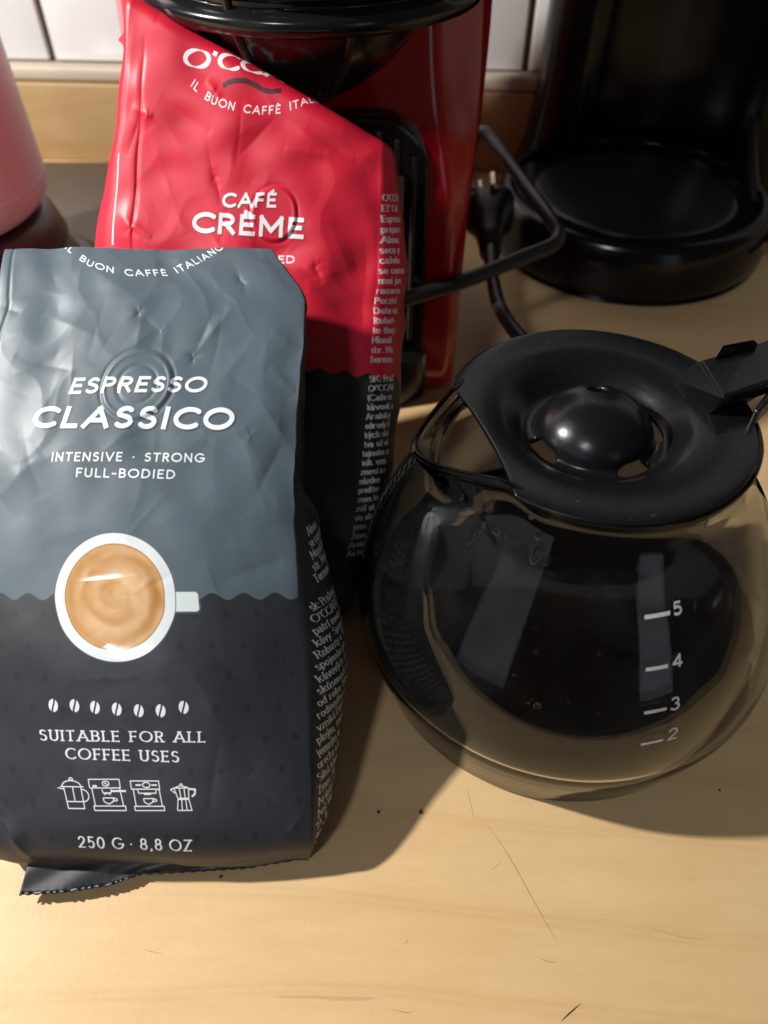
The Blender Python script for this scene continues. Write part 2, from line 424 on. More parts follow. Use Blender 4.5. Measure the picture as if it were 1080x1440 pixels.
class Canvas:
    def __init__(s, w_cm, h_cm, ppc):
        s.ppc = ppc; s.W = int(w_cm * ppc); s.H = int(h_cm * ppc)
        s.rgb = np.zeros((s.H, s.W, 3), np.float32); s.gloss = np.zeros((s.H, s.W), np.float32)
    def mask(s): return np.zeros((s.H, s.W), np.float32)
    def xy(s):
        return (np.arange(s.W)[None, :] + .5) / s.ppc, (np.arange(s.H)[:, None] + .5) / s.ppc
    def seg(s, M, p, q, w0, w1=None, square=0.0, rp=False, rq=False):
        """a stroke p->q (cm) of width w (cm) into mask M"""
        w1 = w0 if w1 is None else w1
        k = s.ppc; p = np.array(p) * k; q = np.array(q) * k; a0 = w0 * k / 2; a1 = w1 * k / 2
        d = q - p; ln = math.hypot(*d)
        if ln < 1e-6: d = np.array([1., 0.]); ln = 1e-6
        else: d = d / ln
        R = max(a0, a1) + 2 + square * k
        x0 = max(0, int(min(p[0], q[0]) - R)); x1 = min(s.W, int(max(p[0], q[0]) + R) + 2)
        y0 = max(0, int(min(p[1], q[1]) - R)); y1 = min(s.H, int(max(p[1], q[1]) + R) + 2)
        if x0 >= x1 or y0 >= y1: return
        X = np.arange(x0, x1)[None, :] + .5 - p[0]; Y = np.arange(y0, y1)[:, None] + .5 - p[1]
        t = X * d[0] + Y * d[1]; n = np.abs(-X * d[1] + Y * d[0])
        a = a0 + (a1 - a0) * np.clip(t / ln, 0, 1)
        e = square * k
        c = np.clip(a - n + .5, 0, 1) * np.clip(np.minimum(t + e, ln + e - t) + .5, 0, 1)
        if rp: c = np.maximum(c, np.clip(a0 - np.hypot(X, Y) + .5, 0, 1))
        if rq: c = np.maximum(c, np.clip(a1 - np.hypot(t - ln, n) + .5, 0, 1))
        M[y0:y1, x0:x1] = np.maximum(M[y0:y1, x0:x1], c)
    def poly(s, M, pts, w):
        for i in range(len(pts) - 1):
            s.seg(M, pts[i], pts[i+1], w, rp=i > 0, rq=i < len(pts) - 2)
    def char(s, M, ch, org, ex, ey, thick, thin, serif):
        """org, ex, ey: cm vectors (ex, ey one cap height long)"""
        w, strokes = glyph(ch)
        org = np.array(org); ex = np.array(ex); ey = np.array(ey); h = math.hypot(*ey)
        mt = thick if not serif else thin
        T = lambda p: org + ex * p[0] + ey * (mt / 2 + p[1] * (1 - mt))
        def wd(a, b):
            if not serif: return thick * h
            dx, dy = b[0] - a[0], b[1] - a[1]; l = math.hypot(dx, dy) + 1e-9
            an = math.atan2(dy, dx)
            return h * (thin + (thick - thin) * abs(math.sin(an - math.radians(-14))) ** 1.5)
        for st in strokes:
            arcish = len(st) > 2
            for i in range(len(st) - 1):
                a, b = st[i], st[i+1]
                sq = 0.0 if arcish else (mt / 2) * h
                s.seg(M, T(a), T(b), wd(a, b), wd(a, b), square=sq if not arcish else 0.0, rp=(i > 0 or arcish), rq=(i < len(st) - 2 or arcish))
            if serif and ch not in ".,:-'\u00b7":
                for e, o in ((st[0], st[1]), (st[-1], st[-2])):
                    if min(abs(e[1]), abs(e[1] - 1), abs(e[1] - XH), abs(e[1] + .28)) < 1e-6 and abs(o[1] - e[1]) > .3 * abs(o[0] - e[0]) and abs(e[1] - o[1]) > .02:
                        hw = .19 if ch.isupper() else .13
                        s.seg(M, T((e[0] - hw, e[1])), T((e[0] + hw, e[1])), thin * h * 1.15)
                    elif abs(o[1] - e[1]) < 1e-6 and not arcish and e[0] > .3 and ch in 'EFLTZ':
                        s.seg(M, T((e[0], e[1] - .10)), T((e[0], e[1] + .10)), thin * h * 1.3)
    def text(s, M, txt, p0, p1, h, thick=.15, thin=.07, serif=False, gap=.28, space=.45, sx=None, slant=0.0, ital=0.0):
        """between p0 and p1 (cm baseline ends) when sx is None, else natural width from p0"""
        adv = []; tot = 0
        for i, ch in enumerate(txt):
            w = space if ch == ' ' else glyph(ch)[0]
            adv.append(tot); tot += w + (gap if i < len(txt) - 1 else 0)
        p0 = np.array(p0, float); p1 = np.array(p1, float)
        d = p1 - p0; ln = math.hypot(*d); d /= ln
        n = np.array([-d[1], d[0]])
        k = (ln / tot) if sx is None else h * sx
        for ch, a in zip(txt, adv):
            if ch == ' ': continue
            s.char(M, ch, p0 + d * a * k, d * k, n * h + d * h * ital, thick, thin, serif)
    def curve_text(s, M, txt, P, h, thick=.15, gap=.3, space=.5, center=.5):
        """text along polyline P (cm), spread over its whole length"""
        P = np.array(P, float); sl = np.hypot(*np.diff(P, axis=0).T); cum = np.concatenate([[0], np.cumsum(sl)])
        adv = []; tot = 0
        for i, ch in enumerate(txt):
            w = space if ch == ' ' else glyph(ch)[0]
            adv.append((tot, w)); tot += w + (gap if i < len(txt) - 1 else 0)
        k = cum[-1] / tot
        for ch, (a, w) in zip(txt, adv):
            if ch == ' ': continue
            m_ = (a + w / 2) * k
            c = np.array([np.interp(m_, cum, P[:, 0]), np.interp(m_, cum, P[:, 1])])
            e = 0.12
            c2 = np.array([np.interp(m_ + e, cum, P[:, 0]), np.interp(m_ + e, cum, P[:, 1])]) - np.array([np.interp(m_ - e, cum, P[:, 0]), np.interp(m_ - e, cum, P[:, 1])])
            d = c2 / math.hypot(*c2); n = np.array([-d[1], d[0]])
            s.char(M, ch, c - d * w / 2 * k, d * k, n * h, thick, thick, False)
    def paint(s, M, col, a=1.0, gloss=None):
        c = np.array(col, np.float32) / 255
        MM = (M * a)[..., None]
        s.rgb = s.rgb * (1 - MM) + c * MM
        if gloss is not None: s.gloss = s.gloss * (1 - M) + gloss * M
    def image(s, name):
        im = bpy.data.images.new(name, s.W, s.H, alpha=True)
        im.alpha_mode = 'CHANNEL_PACKED'
        buf = np.dstack([s.rgb, s.gloss]).astype(np.float32)
        im.pixels.foreach_set(np.clip(buf, 0, 1).ravel())
        im.pack()
        return im

def shift(M, dx, dy):
    return np.roll(np.roll(M, dx, 1), dy, 0)
def blur(M, r):
    for ax in (0, 1):
        for _ in range(2):
            c = np.cumsum(np.concatenate([np.zeros_like(np.take(M, [0] * r, ax)), M, np.zeros_like(np.take(M, [0] * r, ax))], ax), ax)
            n = M.shape[ax]
            hi = np.take(c, np.arange(n) + 2 * r - 1, ax); lo = np.take(c, np.arange(n), ax)
            M = (hi - lo) / (2 * r - 1)
    return M
rng = np.random.RandomState(7)
def waves(X, Y, lam, n=14, seed=0, spread=0.35):
    """band-limited random field, about -1..1"""
    r = np.random.RandomState(seed); out = np.zeros(np.broadcast(X, Y).shape)
    for _ in range(n):
        a = r.uniform(0, 2 * PI); k = 2 * PI / (lam * r.uniform(1 - spread, 1 + spread)); ph = r.uniform(0, 2 * PI)
        out += np.cos(k * (X * math.cos(a) + Y * math.sin(a)) + ph)
    return out / math.sqrt(n)

# ================================================================== COFFEE BAGS
class Bag:
    """a film pouch.  rows: (t, F, z) spine of the front panel; left/right edges in px at given rows."""
    def __init__(s, rows, depth, belly, gus, nv=420, nf=300, ng=46, nb=24):
        # rows: list of (F, z, px_left, px_right, py hint unused)
        R = np.array([r[:4] for r in rows], float)
        P = catmull(R, 40)
        F, z = P[:, 0], P[:, 1]
        ln = np.concatenate([[0], np.cumsum(np.hypot(np.diff(F), np.diff(z)))])
        s.L = ln[-1]
        v = np.linspace(0, s.L, nv)
        s.v = v
        s.F = np.interp(v, ln, F); s.z = np.interp(v, ln, z)
        pl = np.interp(v, ln, P[:, 2]); pr = np.interp(v, ln, P[:, 3])
        D = s.F * CT + (CAM_H - s.z) * ST
        s.xl = (pl - 540) / FPX * D; s.xr = (pr - 540) / FPX * D
        wob = .018 * waves(v, 0 * v, 1.7, seed=int(s.L * 10)) + .010 * waves(v, 0 * v, .8, seed=3)
        s.xr = s.xr + wob; s.xl = s.xl - .02 * waves(v, 0 * v, 1.9, seed=8)
        T = np.stack([np.gradient(s.F), np.gradient(s.z)], -1); T /= np.linalg.norm(T, axis=1)[:, None]
        s.nF = -T[:, 1]; s.nz = T[:, 0]        # outward (towards camera)
        f = v / s.L
        s.dep = np.interp(f, *zip(*depth)); s.bel = np.interp(f, *zip(*belly)); s.gus = np.interp(f, *zip(*gus))
        for nm in ('dep', 'bel', 'gus'):
            a = getattr(s, nm); kk = np.ones(21) / 21
            setattr(s, nm, np.convolve(np.pad(a, 10, mode='edge'), kk, 'valid'))
        s.nv, s.nf, s.ng, s.nb = nv, nf, ng, nb
        s.Wm = float(np.max(s.xr - s.xl))
    def front(s, sidx):
        """smooth front points for s in 0..1 (array) -> (nv, len, 3), U in cm"""
        q = np.asarray(sidx)[None, :]
        x = s.xl[:, None] + (s.xr - s.xl)[:, None] * q
        b = s.bel[:, None] * (1 - np.abs(2 * q - 1) ** 2.4)
        return x, b
    def build(s, name, mat, parent, disp):
        nf, ng, nb, nv = s.nf, s.ng, s.nb, s.nv
        q = np.linspace(0, 1, nf)
        x, b = s.front(q)
        V = s.v[:, None] + 0 * x
        U = (q[None, :] * s.Wm) + 0 * x
        h = disp(U, V, s)
        # fade displacement near the edges
        off = b + h
        fx = x; fF = s.F[:, None] + s.nF[:, None] * off; fz = s.z[:, None] + s.nz[:, None] * off
        front = np.stack([fx, fF, fz], -1)
        # gusset right: goes back from the front-right edge, flaring outward by gus
        t = np.linspace(0, 1, ng + 1)[1:]
        flare = np.sin(np.pi * np.clip(t, 0, 1) ** 0.75)[None, :]
        def side(sign, edge):
            gx = edge[:, None] + sign * s.gus[:, None] * flare + sign * 0.05 * waves(t[None, :] * 3, s.v[:, None], 2.2, seed=5)* np.sin(np.pi * t)[None, :]
            bk = -s.dep[:, None] * t[None, :]
            return np.stack([gx, s.F[:, None] + s.nF[:, None] * bk + 0 * gx, s.z[:, None] + s.nz[:, None] * bk + 0 * gx], -1)
        right = side(1, s.xr)
        left = side(-1, s.xl)
        tb = np.linspace(0, 1, nb + 2)[1:-1]
        bx = s.xr[:, None] + (s.xl - s.xr)[:, None] * tb[None, :]
        bb = -s.dep[:, None] * (1 + 0.12 * np.sin(np.pi * tb))[None, :]
        back = np.stack([bx, s.F[:, None] + s.nF[:, None] * bb, s.z[:, None] + s.nz[:, None] * bb], -1)
        ring = np.concatenate([front, right, back, left[:, ::-1]], 1)
        n = ring.shape[1]
        uf = U / 1.0
        ur = s.Wm + t[None, :] * 3.6 + 0 * right[..., 0]
        ub = s.Wm + 3.6 + tb[None, :] * 0.3 + 0 * back[..., 0]
        ul = -t[None, ::-1] * 3.6 + 0 * left[..., 0]
        UU = np.concatenate([uf, ur, ub, ul], 1); VV = s.v[:, None] + 0 * UU
        ring[..., 2] = np.maximum(ring[..., 2], 0.03)
        verts = ring.reshape(-1, 3)
        faces = grid_faces(nv, n, wrap=True).tolist()
        faces.append(list(range(n))); faces.append([(nv - 1) * n + k for k in range(n)][::-1])
        uvs = np.stack([(UU + 4.0) / 18.0, VV / 20.0], -1).reshape(-1, 2)
        s.grid = project(front); s.front3 = front
        o = mesh_obj(name, verts, [f[::-1] for f in faces], mat, parent, uvs=uvs)
        bm = bmesh.new(); bm.from_mesh(o.data); bmesh.ops.recalc_face_normals(bm, faces=bm.faces); bm.to_mesh(o.data); bm.free()
        s.g2 = project(right)
        return o
    def prep(s):
        q = np.linspace(0, 1, s.nf); x, b = s.front(q)
        s.grid = project(np.stack([x, s.F[:, None] + s.nF[:, None] * b, s.z[:, None] + s.nz[:, None] * b], -1))
    def at(s, px, py):
        """printed-sheet coordinates (cm) whose picture position is px, py"""
        d = (s.grid[..., 0] - px) ** 2 + (s.grid[..., 1] - py) ** 2
        i, j = np.unravel_index(np.argmin(d), d.shape)
        return np.array([j / (s.nf - 1) * s.Wm + 4.0, s.v[i]])

def film_mat(name, im, bump=0.35, rough=0.36):
    m, N, L, b = new_mat(name)
    uv = N.new('ShaderNodeUVMap'); uv.uv_map = 'UVMap'
    t = N.new('ShaderNodeTexImage'); t.image = im; t.interpolation = 'Cubic'; t.extension = 'EXTEND'
    L.new(uv.outputs[0], t.inputs[0]); L.new(t.outputs[0], b.inputs['Base Color'])
    mr = N.new('ShaderNodeMapRange'); mr.inputs[3].default_value = rough; mr.inputs[4].default_value = 0.12
    L.new(t.outputs[1], mr.inputs[0])
    tc = N.new('ShaderNodeTexCoord')
    n = noise_node(N, L, 70, 4, 0.6, tc.outputs['Object'])
    ma = N.new('ShaderNodeMath'); ma.operation = 'MULTIPLY_ADD'; ma.inputs[1].default_value = 0.05
    L.new(n.outputs[0], ma.inputs[0]); L.new(mr.outputs[0], ma.inputs[2]); L.new(ma.outputs[0], b.inputs['Roughness'])
    b.inputs['Specular IOR Level'].default_value = 0.45
    b.inputs['Sheen Weight'].default_value = 0.0
    n2 = noise_node(N, L, 55, 2, 0.5, tc.outputs['Object'])
    bp = N.new('ShaderNodeBump'); bp.inputs['Strength'].default_value = bump; bp.inputs['Distance'].default_value = 0.0012
    L.new(n2.outputs[0], bp.inputs['Height']); L.new(bp.outputs[0], b.inputs['Normal'])
    return m

def creases(U, V, lst):
    h = np.zeros(np.broadcast(U, V).shape)
    for (x0, y0, x1, y1, amp, w) in lst:
        dx, dy = x1 - x0, y1 - y0; l2 = dx * dx + dy * dy; ln = math.sqrt(l2)
        t = ((U - x0) * dx + (V - y0) * dy) / l2; n = (-(U - x0) * dy + (V - y0) * dx) / ln
        fade = np.clip(1 - np.abs(2 * t - 1), 0, 1) ** 0.6
        h += amp * fade * np.exp(-np.sqrt(n * n + 0.0009) / w)
    return h
def facets(U, V, n, x1, y1, seed, sx=1.0):
    r = np.random.RandomState(seed); d1 = np.full(U.shape, 9.0); d2 = np.full(U.shape, 9.0)
    Uw = U + .25 * waves(U, V, 2.5, seed=seed + 1); Vw = V + .25 * waves(U, V, 2.5, seed=seed + 2)
    for _ in range(n):
        d = np.hypot((Uw - r.uniform(-.5, x1 + .5)) * sx, Vw - r.uniform(-.5, y1 + .5))
        d2 = np.minimum(d2, np.maximum(d, d1)); d1 = np.minimum(d1, d)
    return d1 - .45 * d2
def pinches(U, V, lst):
    h = np.zeros(np.broadcast(U, V).shape)
    for (x0, y0, a, w) in lst:
        d = np.hypot(U - x0, V - y0); an = np.arctan2(V - y0, U - x0)
        h += a * np.exp(-d / w) * (.6 + .4 * np.cos(3 * an + x0 * 7))
    return h
def dents(U, V, lst):
    h = np.zeros(np.broadcast(U, V).shape)
    for (x0, y0, a, rx, ry, rot) in lst:
        c, sn = math.cos(rot), math.sin(rot)
        X = (U - x0) * c + (V - y0) * sn; Y = -(U - x0) * sn + (V - y0) * c
        h += a * np.exp(-(X / rx) ** 2 - (Y / ry) ** 2)
    return h
def random_creases(seed, n, x0, x1, y0, y1, amp, lmin=.6, lmax=2.5, w=(.06, .2)):
    r = np.random.RandomState(seed); out = []
    for _ in range(n):
        a = r.uniform(0, PI); l = r.uniform(lmin, lmax); cx, cy_ = r.uniform(x0, x1), r.uniform(y0, y1)
        out.append((cx - l/2*math.cos(a), cy_ - l/2*math.sin(a), cx + l/2*math.cos(a), cy_ + l/2*math.sin(a), amp * r.choice([-1, 1]) * r.uniform(.4, 1), r.uniform(*w)))
    return out

LINES_SIDE = ["sk: Pra\u017een\u00e1 z", "O'CCAFF\u00c9 Es", "patr\u00ed medzi k\u00e1", "k\u00e1vy. Spojen\u00edm", "Robusty a 30%", "spojen\u00edm prv", "k\u00e1vov\u00fdch zrn", "sk\u00fasenost\u00ed rod", "od roku 1986", "rodinn\u00e9ho rod", "vznik\u00e1 Espre", "pln\u00fdm, tmav", "jemn\u00fdm ar", "orecha a k", "Siln\u00e1 k\u00e1va", "Zmes: 70", "Arabika 30", "An\u010d Ma\u010d", "21 \u017d\u00edl", "do: 1 23", "1 250"]
LINES_TOP = ["Almoc", "se consum", "Mondi Fo", "str. Maior", "Termen de v"]
LINES_RED = ["O'CCAFF", "ET' Caf", "Espresso", "prepara", "Almac", "seco y", "cafele", "se consu", "mai jos", "racoros", "Perzist", "Data ex", "Ruhet-", "te thay", "Mondi", "str. Ma", "Termen"]
LINES_RED2 = ["SK: Pra\u017e", "O'CCAF", "(Cafe cr", "k\u00e1vov\u00e1 z", "Arabiky", "odrody k", "k\u00fdch sk\u00fa", "tva u\u017e od", "tajneho za", "in\u00edk vzni", "zmesi a r", "n\u00e1zdne", "predtav", "zmes kv", "zuif ak", "vio ale", "jemn a", "Zmes:", "Arabik", "An Ma"]

# ------------------------------------------------------------------ FRONT BAG
front_rows = [  # F, z, px_left, px_right   (bottom to top)
    (7.62, 0.15, 16, 431),
    (7.50, 0.90, -18, 436),
    (7.95, 1.80, -38, 438),
    (10.2, 3.45, -58, 433),
    (13.0, 5.75, -62, 418),
    (15.2, 7.50, -52, 414),
    (17.3, 9.05, -28, 423),
    (18.8, 10.1, -4, 429),
    (19.25, 10.38, -2, 426),
    (19.8, 10.7, 1, 407),
    (20.35, 10.95, 4, 391),
    (20.6, 11.05, 7, 384)]
bagF = Bag(front_rows, depth=[(0, 2.6), (.1, 4.2), (.35, 4.6), (.6, 2.8), (.8, 1.0), (.93, .35), (1, .12)],
           belly=[(0, .05), (.08, .35), (.35, .85), (.6, .55), (.85, .22), (1, .02)],
           gus=[(0, .1), (.12, .45), (.35, 1.05), (.55, .55), (.62, .1), (1, .0)])
bagF.prep()
A = bagF.at
vr = A(192, 540)                                   # degassing valve
CR_F = []
def crF(p, q, amp, w): a = A(*p); b_ = A(*q); CR_F.append((a[0] - 4, a[1], b_[0] - 4, b_[1], amp * .62, w * 1.25))
crF((190, 440), (232, 470), -.07, .10)
crF((205, 430), (190, 500), .05, .12)
crF((272, 498), (330, 430), .10, .16)
crF((268, 505), (300, 440), -.08, .10)
crF((330, 375), (345, 420), -.05, .09)
crF((240, 330), (300, 470), .07, .25)
crF((120, 370), (200, 430), .06, .3)
crF((60, 440), (150, 480), .06, .2)
crF((20, 500), (100, 520), -.06, .15)
crF((90, 520), (40, 620), .07, .3)
crF((0, 430), (30, 440), -.06, .1)
crF((380, 520), (424, 555), .08, .12)
crF((365, 560), (430, 640), .09, .2)
crF((400, 620), (360, 700), -.07, .15)
crF((425, 490), (380, 470), .08, .14)
crF((340, 600), (380, 740), .05, .25)
crF((76, 822), (200, 812), -.045, .07)
crF((190, 838), (245, 806), -.05, .07)
crF((190, 838), (150, 835), .02, .06)
crF((0, 700), (60, 640), .07, .35)
crF((30, 600), (60, 700), -.05, .2)
crF((300, 820), (420, 780), -.10, .4)
crF((270, 930), (330, 1080), .05, .6)
crF((418, 640), (410, 760), -.06, .15)
crF((2, 1150), (46, 1205), .14, .12)
crF((12, 1150), (70, 1110), -.05, .25)
crF((20, 1185), (90, 1190), -.05, .2)
crF((352, 1090), (430, 1150), .06, .3)
crF((385, 1200), (440, 1130), .07, .12)
CR_F += random_creases(3, 22, 0.2, bagF.Wm - .2, bagF.L * .55, bagF.L * .98, .022)
CR_F += random_creases(11, 14, 0.2, bagF.Wm - .2, bagF.L * .02, bagF.L * .5, .018)
PIN_F = []
for px, py, a_, w_ in ((196, 440, -.06, .10), (228, 464, .03, .10), (272, 503, -.06, .12), (338, 396, -.055, .10), (418, 552, -.05, .16), (352, 612, .03, .2), (425, 490, -.06, .16)):
    p_ = A(px, py); PIN_F.append((p_[0] - 4, p_[1], a_, w_))
def disp_front(U, V, s):
    f = V / s.L
    up_ = np.clip((f - .42) / .25, 0, 1); q = U / s.Wm
    edge = np.clip(np.minimum(q, 1 - q) / .05, 0, 1) ** .7
    h = .036 * waves(U, V, 4.5, seed=1) * (.4 + .6 * up_)
    h += .018 * waves(U * 1.3 + V * .4, V, 2.2, seed=2) * (.35 + .65 * up_)
    h += .036 * facets(U, V, 60, s.Wm, s.L, 5) * (.12 + .88 * up_)
    h += creases(U, V, CR_F) + pinches(U, V, PIN_F)
    d = np.hypot(U - (vr[0] - 4), (V - vr[1]))
    R0 = 1.0
    h = h * (1 - .75 * np.exp(-(d / 1.05) ** 4))
    h += .030 / (1 + np.exp((d - R0) / .02)) + .018 * np.exp(-((d - R0 + .10) / .035) ** 2) - .02 * np.exp(-((d - R0 - .03) / .05) ** 2)
    h += -.02 * np.exp(-((d - .55) / .05) ** 2)
    # seam line near the left edge, from the gusset weld
    h -= .03 * np.exp(-((U - .32) / .045) ** 2) * np.clip((f - .6) * 6, 0, 1)
    # base tucks
    h += .10 * np.exp(-((f - .0) / .04) ** 2) * np.sin(U * 1.1)
    return h * edge + 0.0

PPC = 105
cv = Canvas(18, 20, PPC)
X, Y = cv.xy(); X = X + 0 * Y; Y = Y + 0 * X
# two-tone print: scalloped border follows points measured along the bag
bnd = [A(px, py) for px, py in ((-40, 838), (0, 838), (70, 840), (270, 838), (340, 838), (410, 838))]
bx = np.array([p[0] for p in bnd]); by = np.array([p[1] for p in bnd]); fit = np.polyfit(bx, by, 1)
lam = 0.80
scal = np.abs(np.sin(PI * (X - bx[1] + .15) / lam))
yb = np.polyval(fit, X) + 0.06 - 0.22 * (1 - scal) ** 1.0 * 1.0
yb = np.polyval(fit, X) + .09 * np.cos(2 * PI * (X - bx[1]) / lam)
low = np.clip((yb - Y) * PPC + .5, 0, 1)
cv.rgb[:] = np.array([84, 97, 107]) / 255
grain = (waves(X, Y, 3.0, seed=9) * .01)[..., None]
cv.rgb += grain
cv.paint(low, (40, 42, 48))
# thin shadow line under the scallop
# tone-on-tone bean dots
gx, gy = .78, .80
kx = np.round((Y) / gy); ox = X + (kx % 2) * gx / 2
ddx = (ox / gx - np.round(ox / gx)) * gx; ddy = Y - kx * gy
bean = np.clip((.13 - np.hypot(ddx * 1.5, ddy)) / .03, 0, 1) * low
slit = np.exp(-(ddx / .015) ** 2)
cv.paint(bean * (1 - .5 * slit) * .8, (28, 30, 36))
WHITE = (236, 240, 243)
def shadow_text(M, col, off=(3, -3), a=.75):
    cv.paint(np.clip(blur(shift(M, *off), 2), 0, 1), col, a)
M = cv.mask(); cv.text(M, 'ESPRESSO', A(96, 553), A(286, 552), abs(A(190, 530)[1] - A(190, 553)[1]) * 1.0, thick=.20, gap=.32, ital=.17)
shadow_text(M, (52, 62, 72)); cv.paint(M, WHITE, gloss=.8)
M = cv.mask(); cv.text(M, 'CLASSICO', A(46, 604), A(323, 606), abs(A(185, 570)[1] - A(185, 605)[1]) * .88, thick=.215, gap=.34, ital=.17)
shadow_text(M, (45, 55, 65), (5, -5)); cv.paint(M, WHITE, gloss=.8)
M = cv.mask()
hh = abs(A(180, 636)[1] - A(180, 650)[1])
cv.text(M, 'INTENSIVE \u00b7 STRONG', A(74, 649), A(285, 651), hh, thick=.17, gap=.36)
cv.text(M, 'FULL-BODIED', A(108, 672), A(245, 673), hh, thick=.17, gap=.36)
arcpts = [A(px, py) for px, py in ((92, 352), (105, 363), (125, 375), (150, 384), (180, 389), (210, 390), (240, 387), (268, 378), (292, 366), (316, 352))]
cv.curve_text(M, 'IL BUON CAFF\u00c8 ITALIANO', arcpts, .23, thick=.17, gap=.38, space=.6)
cv.paint(M, WHITE)
# seven beans
M = cv.mask()
for k, (px, py) in enumerate(((76, 992), (105, 993), (134, 995), (164, 997), (195, 999), (226, 1000), (259, 995))):
    c = A(px, py); rx, ry = .125, .17
    e = np.hypot((X - c[0]) / rx, (Y - c[1]) / ry)
    M = np.maximum(M, np.clip((1 - e) * rx * PPC + .5, 0, 1) * np.clip((np.abs(X - c[0] - .04 * np.sin((Y - c[1]) * 9)) - .022) * PPC + .5, 0, 1))
hs = .285
cv.text(M, 'SUITABLE FOR ALL', A(58, 1041), A(289, 1044), hs, thick=.19, thin=.10, serif=True, gap=.34, space=.30)
cv.text(M, 'COFFEE USES', A(94, 1068), A(252, 1072), hs, thick=.19, thin=.10, serif=True, gap=.34, space=.30)
cv.text(M, '250 G \u00b7 8,8 OZ', A(111, 1193), A(269, 1196), hs * .98, thick=.19, thin=.10, serif=True, gap=.30, space=.18)
# line icons
def icon(px0, py0, px1, py1):
    a = A(px0, py0); b_ = A(px1, py1)
    return lambda u, v: a + (b_ - a) * np.array([u, v])
def pl(I, pts, w=.030): cv.poly(M, [I(*p) for p in pts], w)
def ell(I, cx, cy_, rx, ry, a0=0, a1=360, w=.030): pl(I, arc(cx, cy_, rx, ry, a0, a1, 20), w)
I = icon(86, 1137, 118, 1094)      # french press
pl(I, [(.22, .68), (.25, 0), (.82, 0), (.82, .68)]); pl(I, [(.1, .70), (.92, .70)]); pl(I, [(.25, .22), (.82, .22)])
ell(I, .5, .70, .33, .20, 0, 180); ell(I, .52, .95, .06, .04); pl(I, [(.53, .70), (.53, .25)]); pl(I, [(0, .66), (.22, .62)])
ell(I, .82, .42, .22, .20, -90, 90)
for (q0, q1, kind) in (((131, 1139), (170, 1095), 0), ((188, 1141), (226, 1098), 1)):
    I = icon(*q0, *q1)
    pl(I, [(0, .72), (0, 1), (.92, 1), (.92, .72), (0, .72)]); pl(I, [(.06, .72), (.08, .14)]); pl(I, [(.9, .72), (.94, .14)])
    pl(I, [(.03, 0), (.03, .14), (1, .14), (1, 0), (.03, 0)]); pl(I, [(.35, .40), (.37, .28), (.5, .2), (.64, .28), (.68, .40), (.35, .40)]); ell(I, .72, .34, .06, .04)
    if kind == 0:
        ell(I, .5, .86, .10, .08); pl(I, [(.45, .9), (.55, .82)]); pl(I, [(.36, .68), (.38, .56), (.62, .56), (.64, .68)]); pl(I, [(.64, .62), (1.08, .62)], .05); pl(I, [(.4, .5), (.5, .56), (.6, .5)])
        ell(I, .16, .78, .06, .02)
    else:
        ell(I, .5, .86, .12, .09); pl(I, [(.15, .86), (.34, .86)], .04); pl(I, [(.66, .86), (.85, .86)], .04); pl(I, [(.2, .70), (.22, .58), (.78, .58), (.8, .70)]); pl(I, [(.4, .57), (.4, .54), (.6, .54), (.6, .57)])
I = icon(245, 1140, 269, 1102)     # moka pot
pl(I, [(.18, 0), (.26, .42), (.80, .42), (.90, 0), (.18, 0)]); pl(I, [(.26, .46), (.12, .86), (.84, .86), (.80, .46), (.26, .46)]); pl(I, [(.42, .46), (.38, .86)]); pl(I, [(.62, .46), (.62, .86)])
pl(I, [(.42, 0), (.44, .42)]); pl(I, [(.66, 0), (.64, .42)]); pl(I, [(.12, .86), (-.05, .80), (.14, .66)]); pl(I, [(.2, .88), (.45, .95), (.8, .88)]); ell(I, .5, .98, .06, .04)
pl(I, [(.84, .82), (1.16, .80), (1.12, .62), (.96, .52)], .05)
cv.paint(M, (226, 230, 233))
# cup of coffee seen from above
cc = (A(77, 838) + A(246, 838)) / 2; rr = .5 * (A(246, 838)[0] - A(77, 838)[0]); ryy = .5 * abs(A(161, 749)[1] - A(161, 930)[1])
cc[1] = (A(161, 749)[1] + A(161, 930)[1]) / 2
e = np.hypot((X - cc[0]) / rr, (Y - cc[1]) / ryy)
ang = np.arctan2((Y - cc[1]) / ryy, (X - cc[0]) / rr)
hp0 = A(240, 860); hp1 = A(279, 833)
q = np.maximum(np.maximum(hp0[0] - X, X - hp1[0]) + .1, np.maximum(hp0[1] - Y, Y - hp1[1]) + .1)
q = np.hypot(np.maximum(np.maximum(hp0[0] - X, X - hp1[0]) + .1, 0), np.maximum(np.maximum(hp0[1] - Y, Y - hp1[1]) + .1, 0)) - .1
handle = np.clip(-q * PPC + .5, 0, 1)
outer = np.clip((1 - e) * rr * PPC + .5, 0, 1)
cv.paint(np.clip(np.clip(-(q - .05) * PPC + .5, 0, 1), 0, 1), (88, 98, 100), .7)
cv.paint(handle, (216, 226, 224), gloss=.9)
cv.paint(np.clip((1.015 - e) * rr * PPC + .5, 0, 1), (92, 100, 106), .8)
cv.paint(outer, (222, 230, 232), gloss=1.0)
rim = np.clip((.985 - e) * 20, 0, 1) * np.clip((e - .80) * 20, 0, 1)
crema = np.clip((.835 - e) * rr * PPC + .5, 0, 1)
sw = waves(X + .25 * np.cos(e * 9 + ang), Y + .25 * np.sin(e * 8 + ang), 1.1, seed=21)
sw2 = waves(X, Y, .35, seed=22)
tone = .5 + .22 * np.sin(e * 17 + ang * 1.0 + sw * .9) * (e > .2) + .10 * sw + .05 * sw2
dk = np.clip(tone, 0, 1)[..., None]
cc_rgb = (np.array([220, 186, 146]) * dk + np.array([186, 136, 84]) * (1 - dk)) / 255
side_ = np.clip(np.cos(ang - .1), 0, 1) * np.exp(-((e - .68) / .09) ** 2)
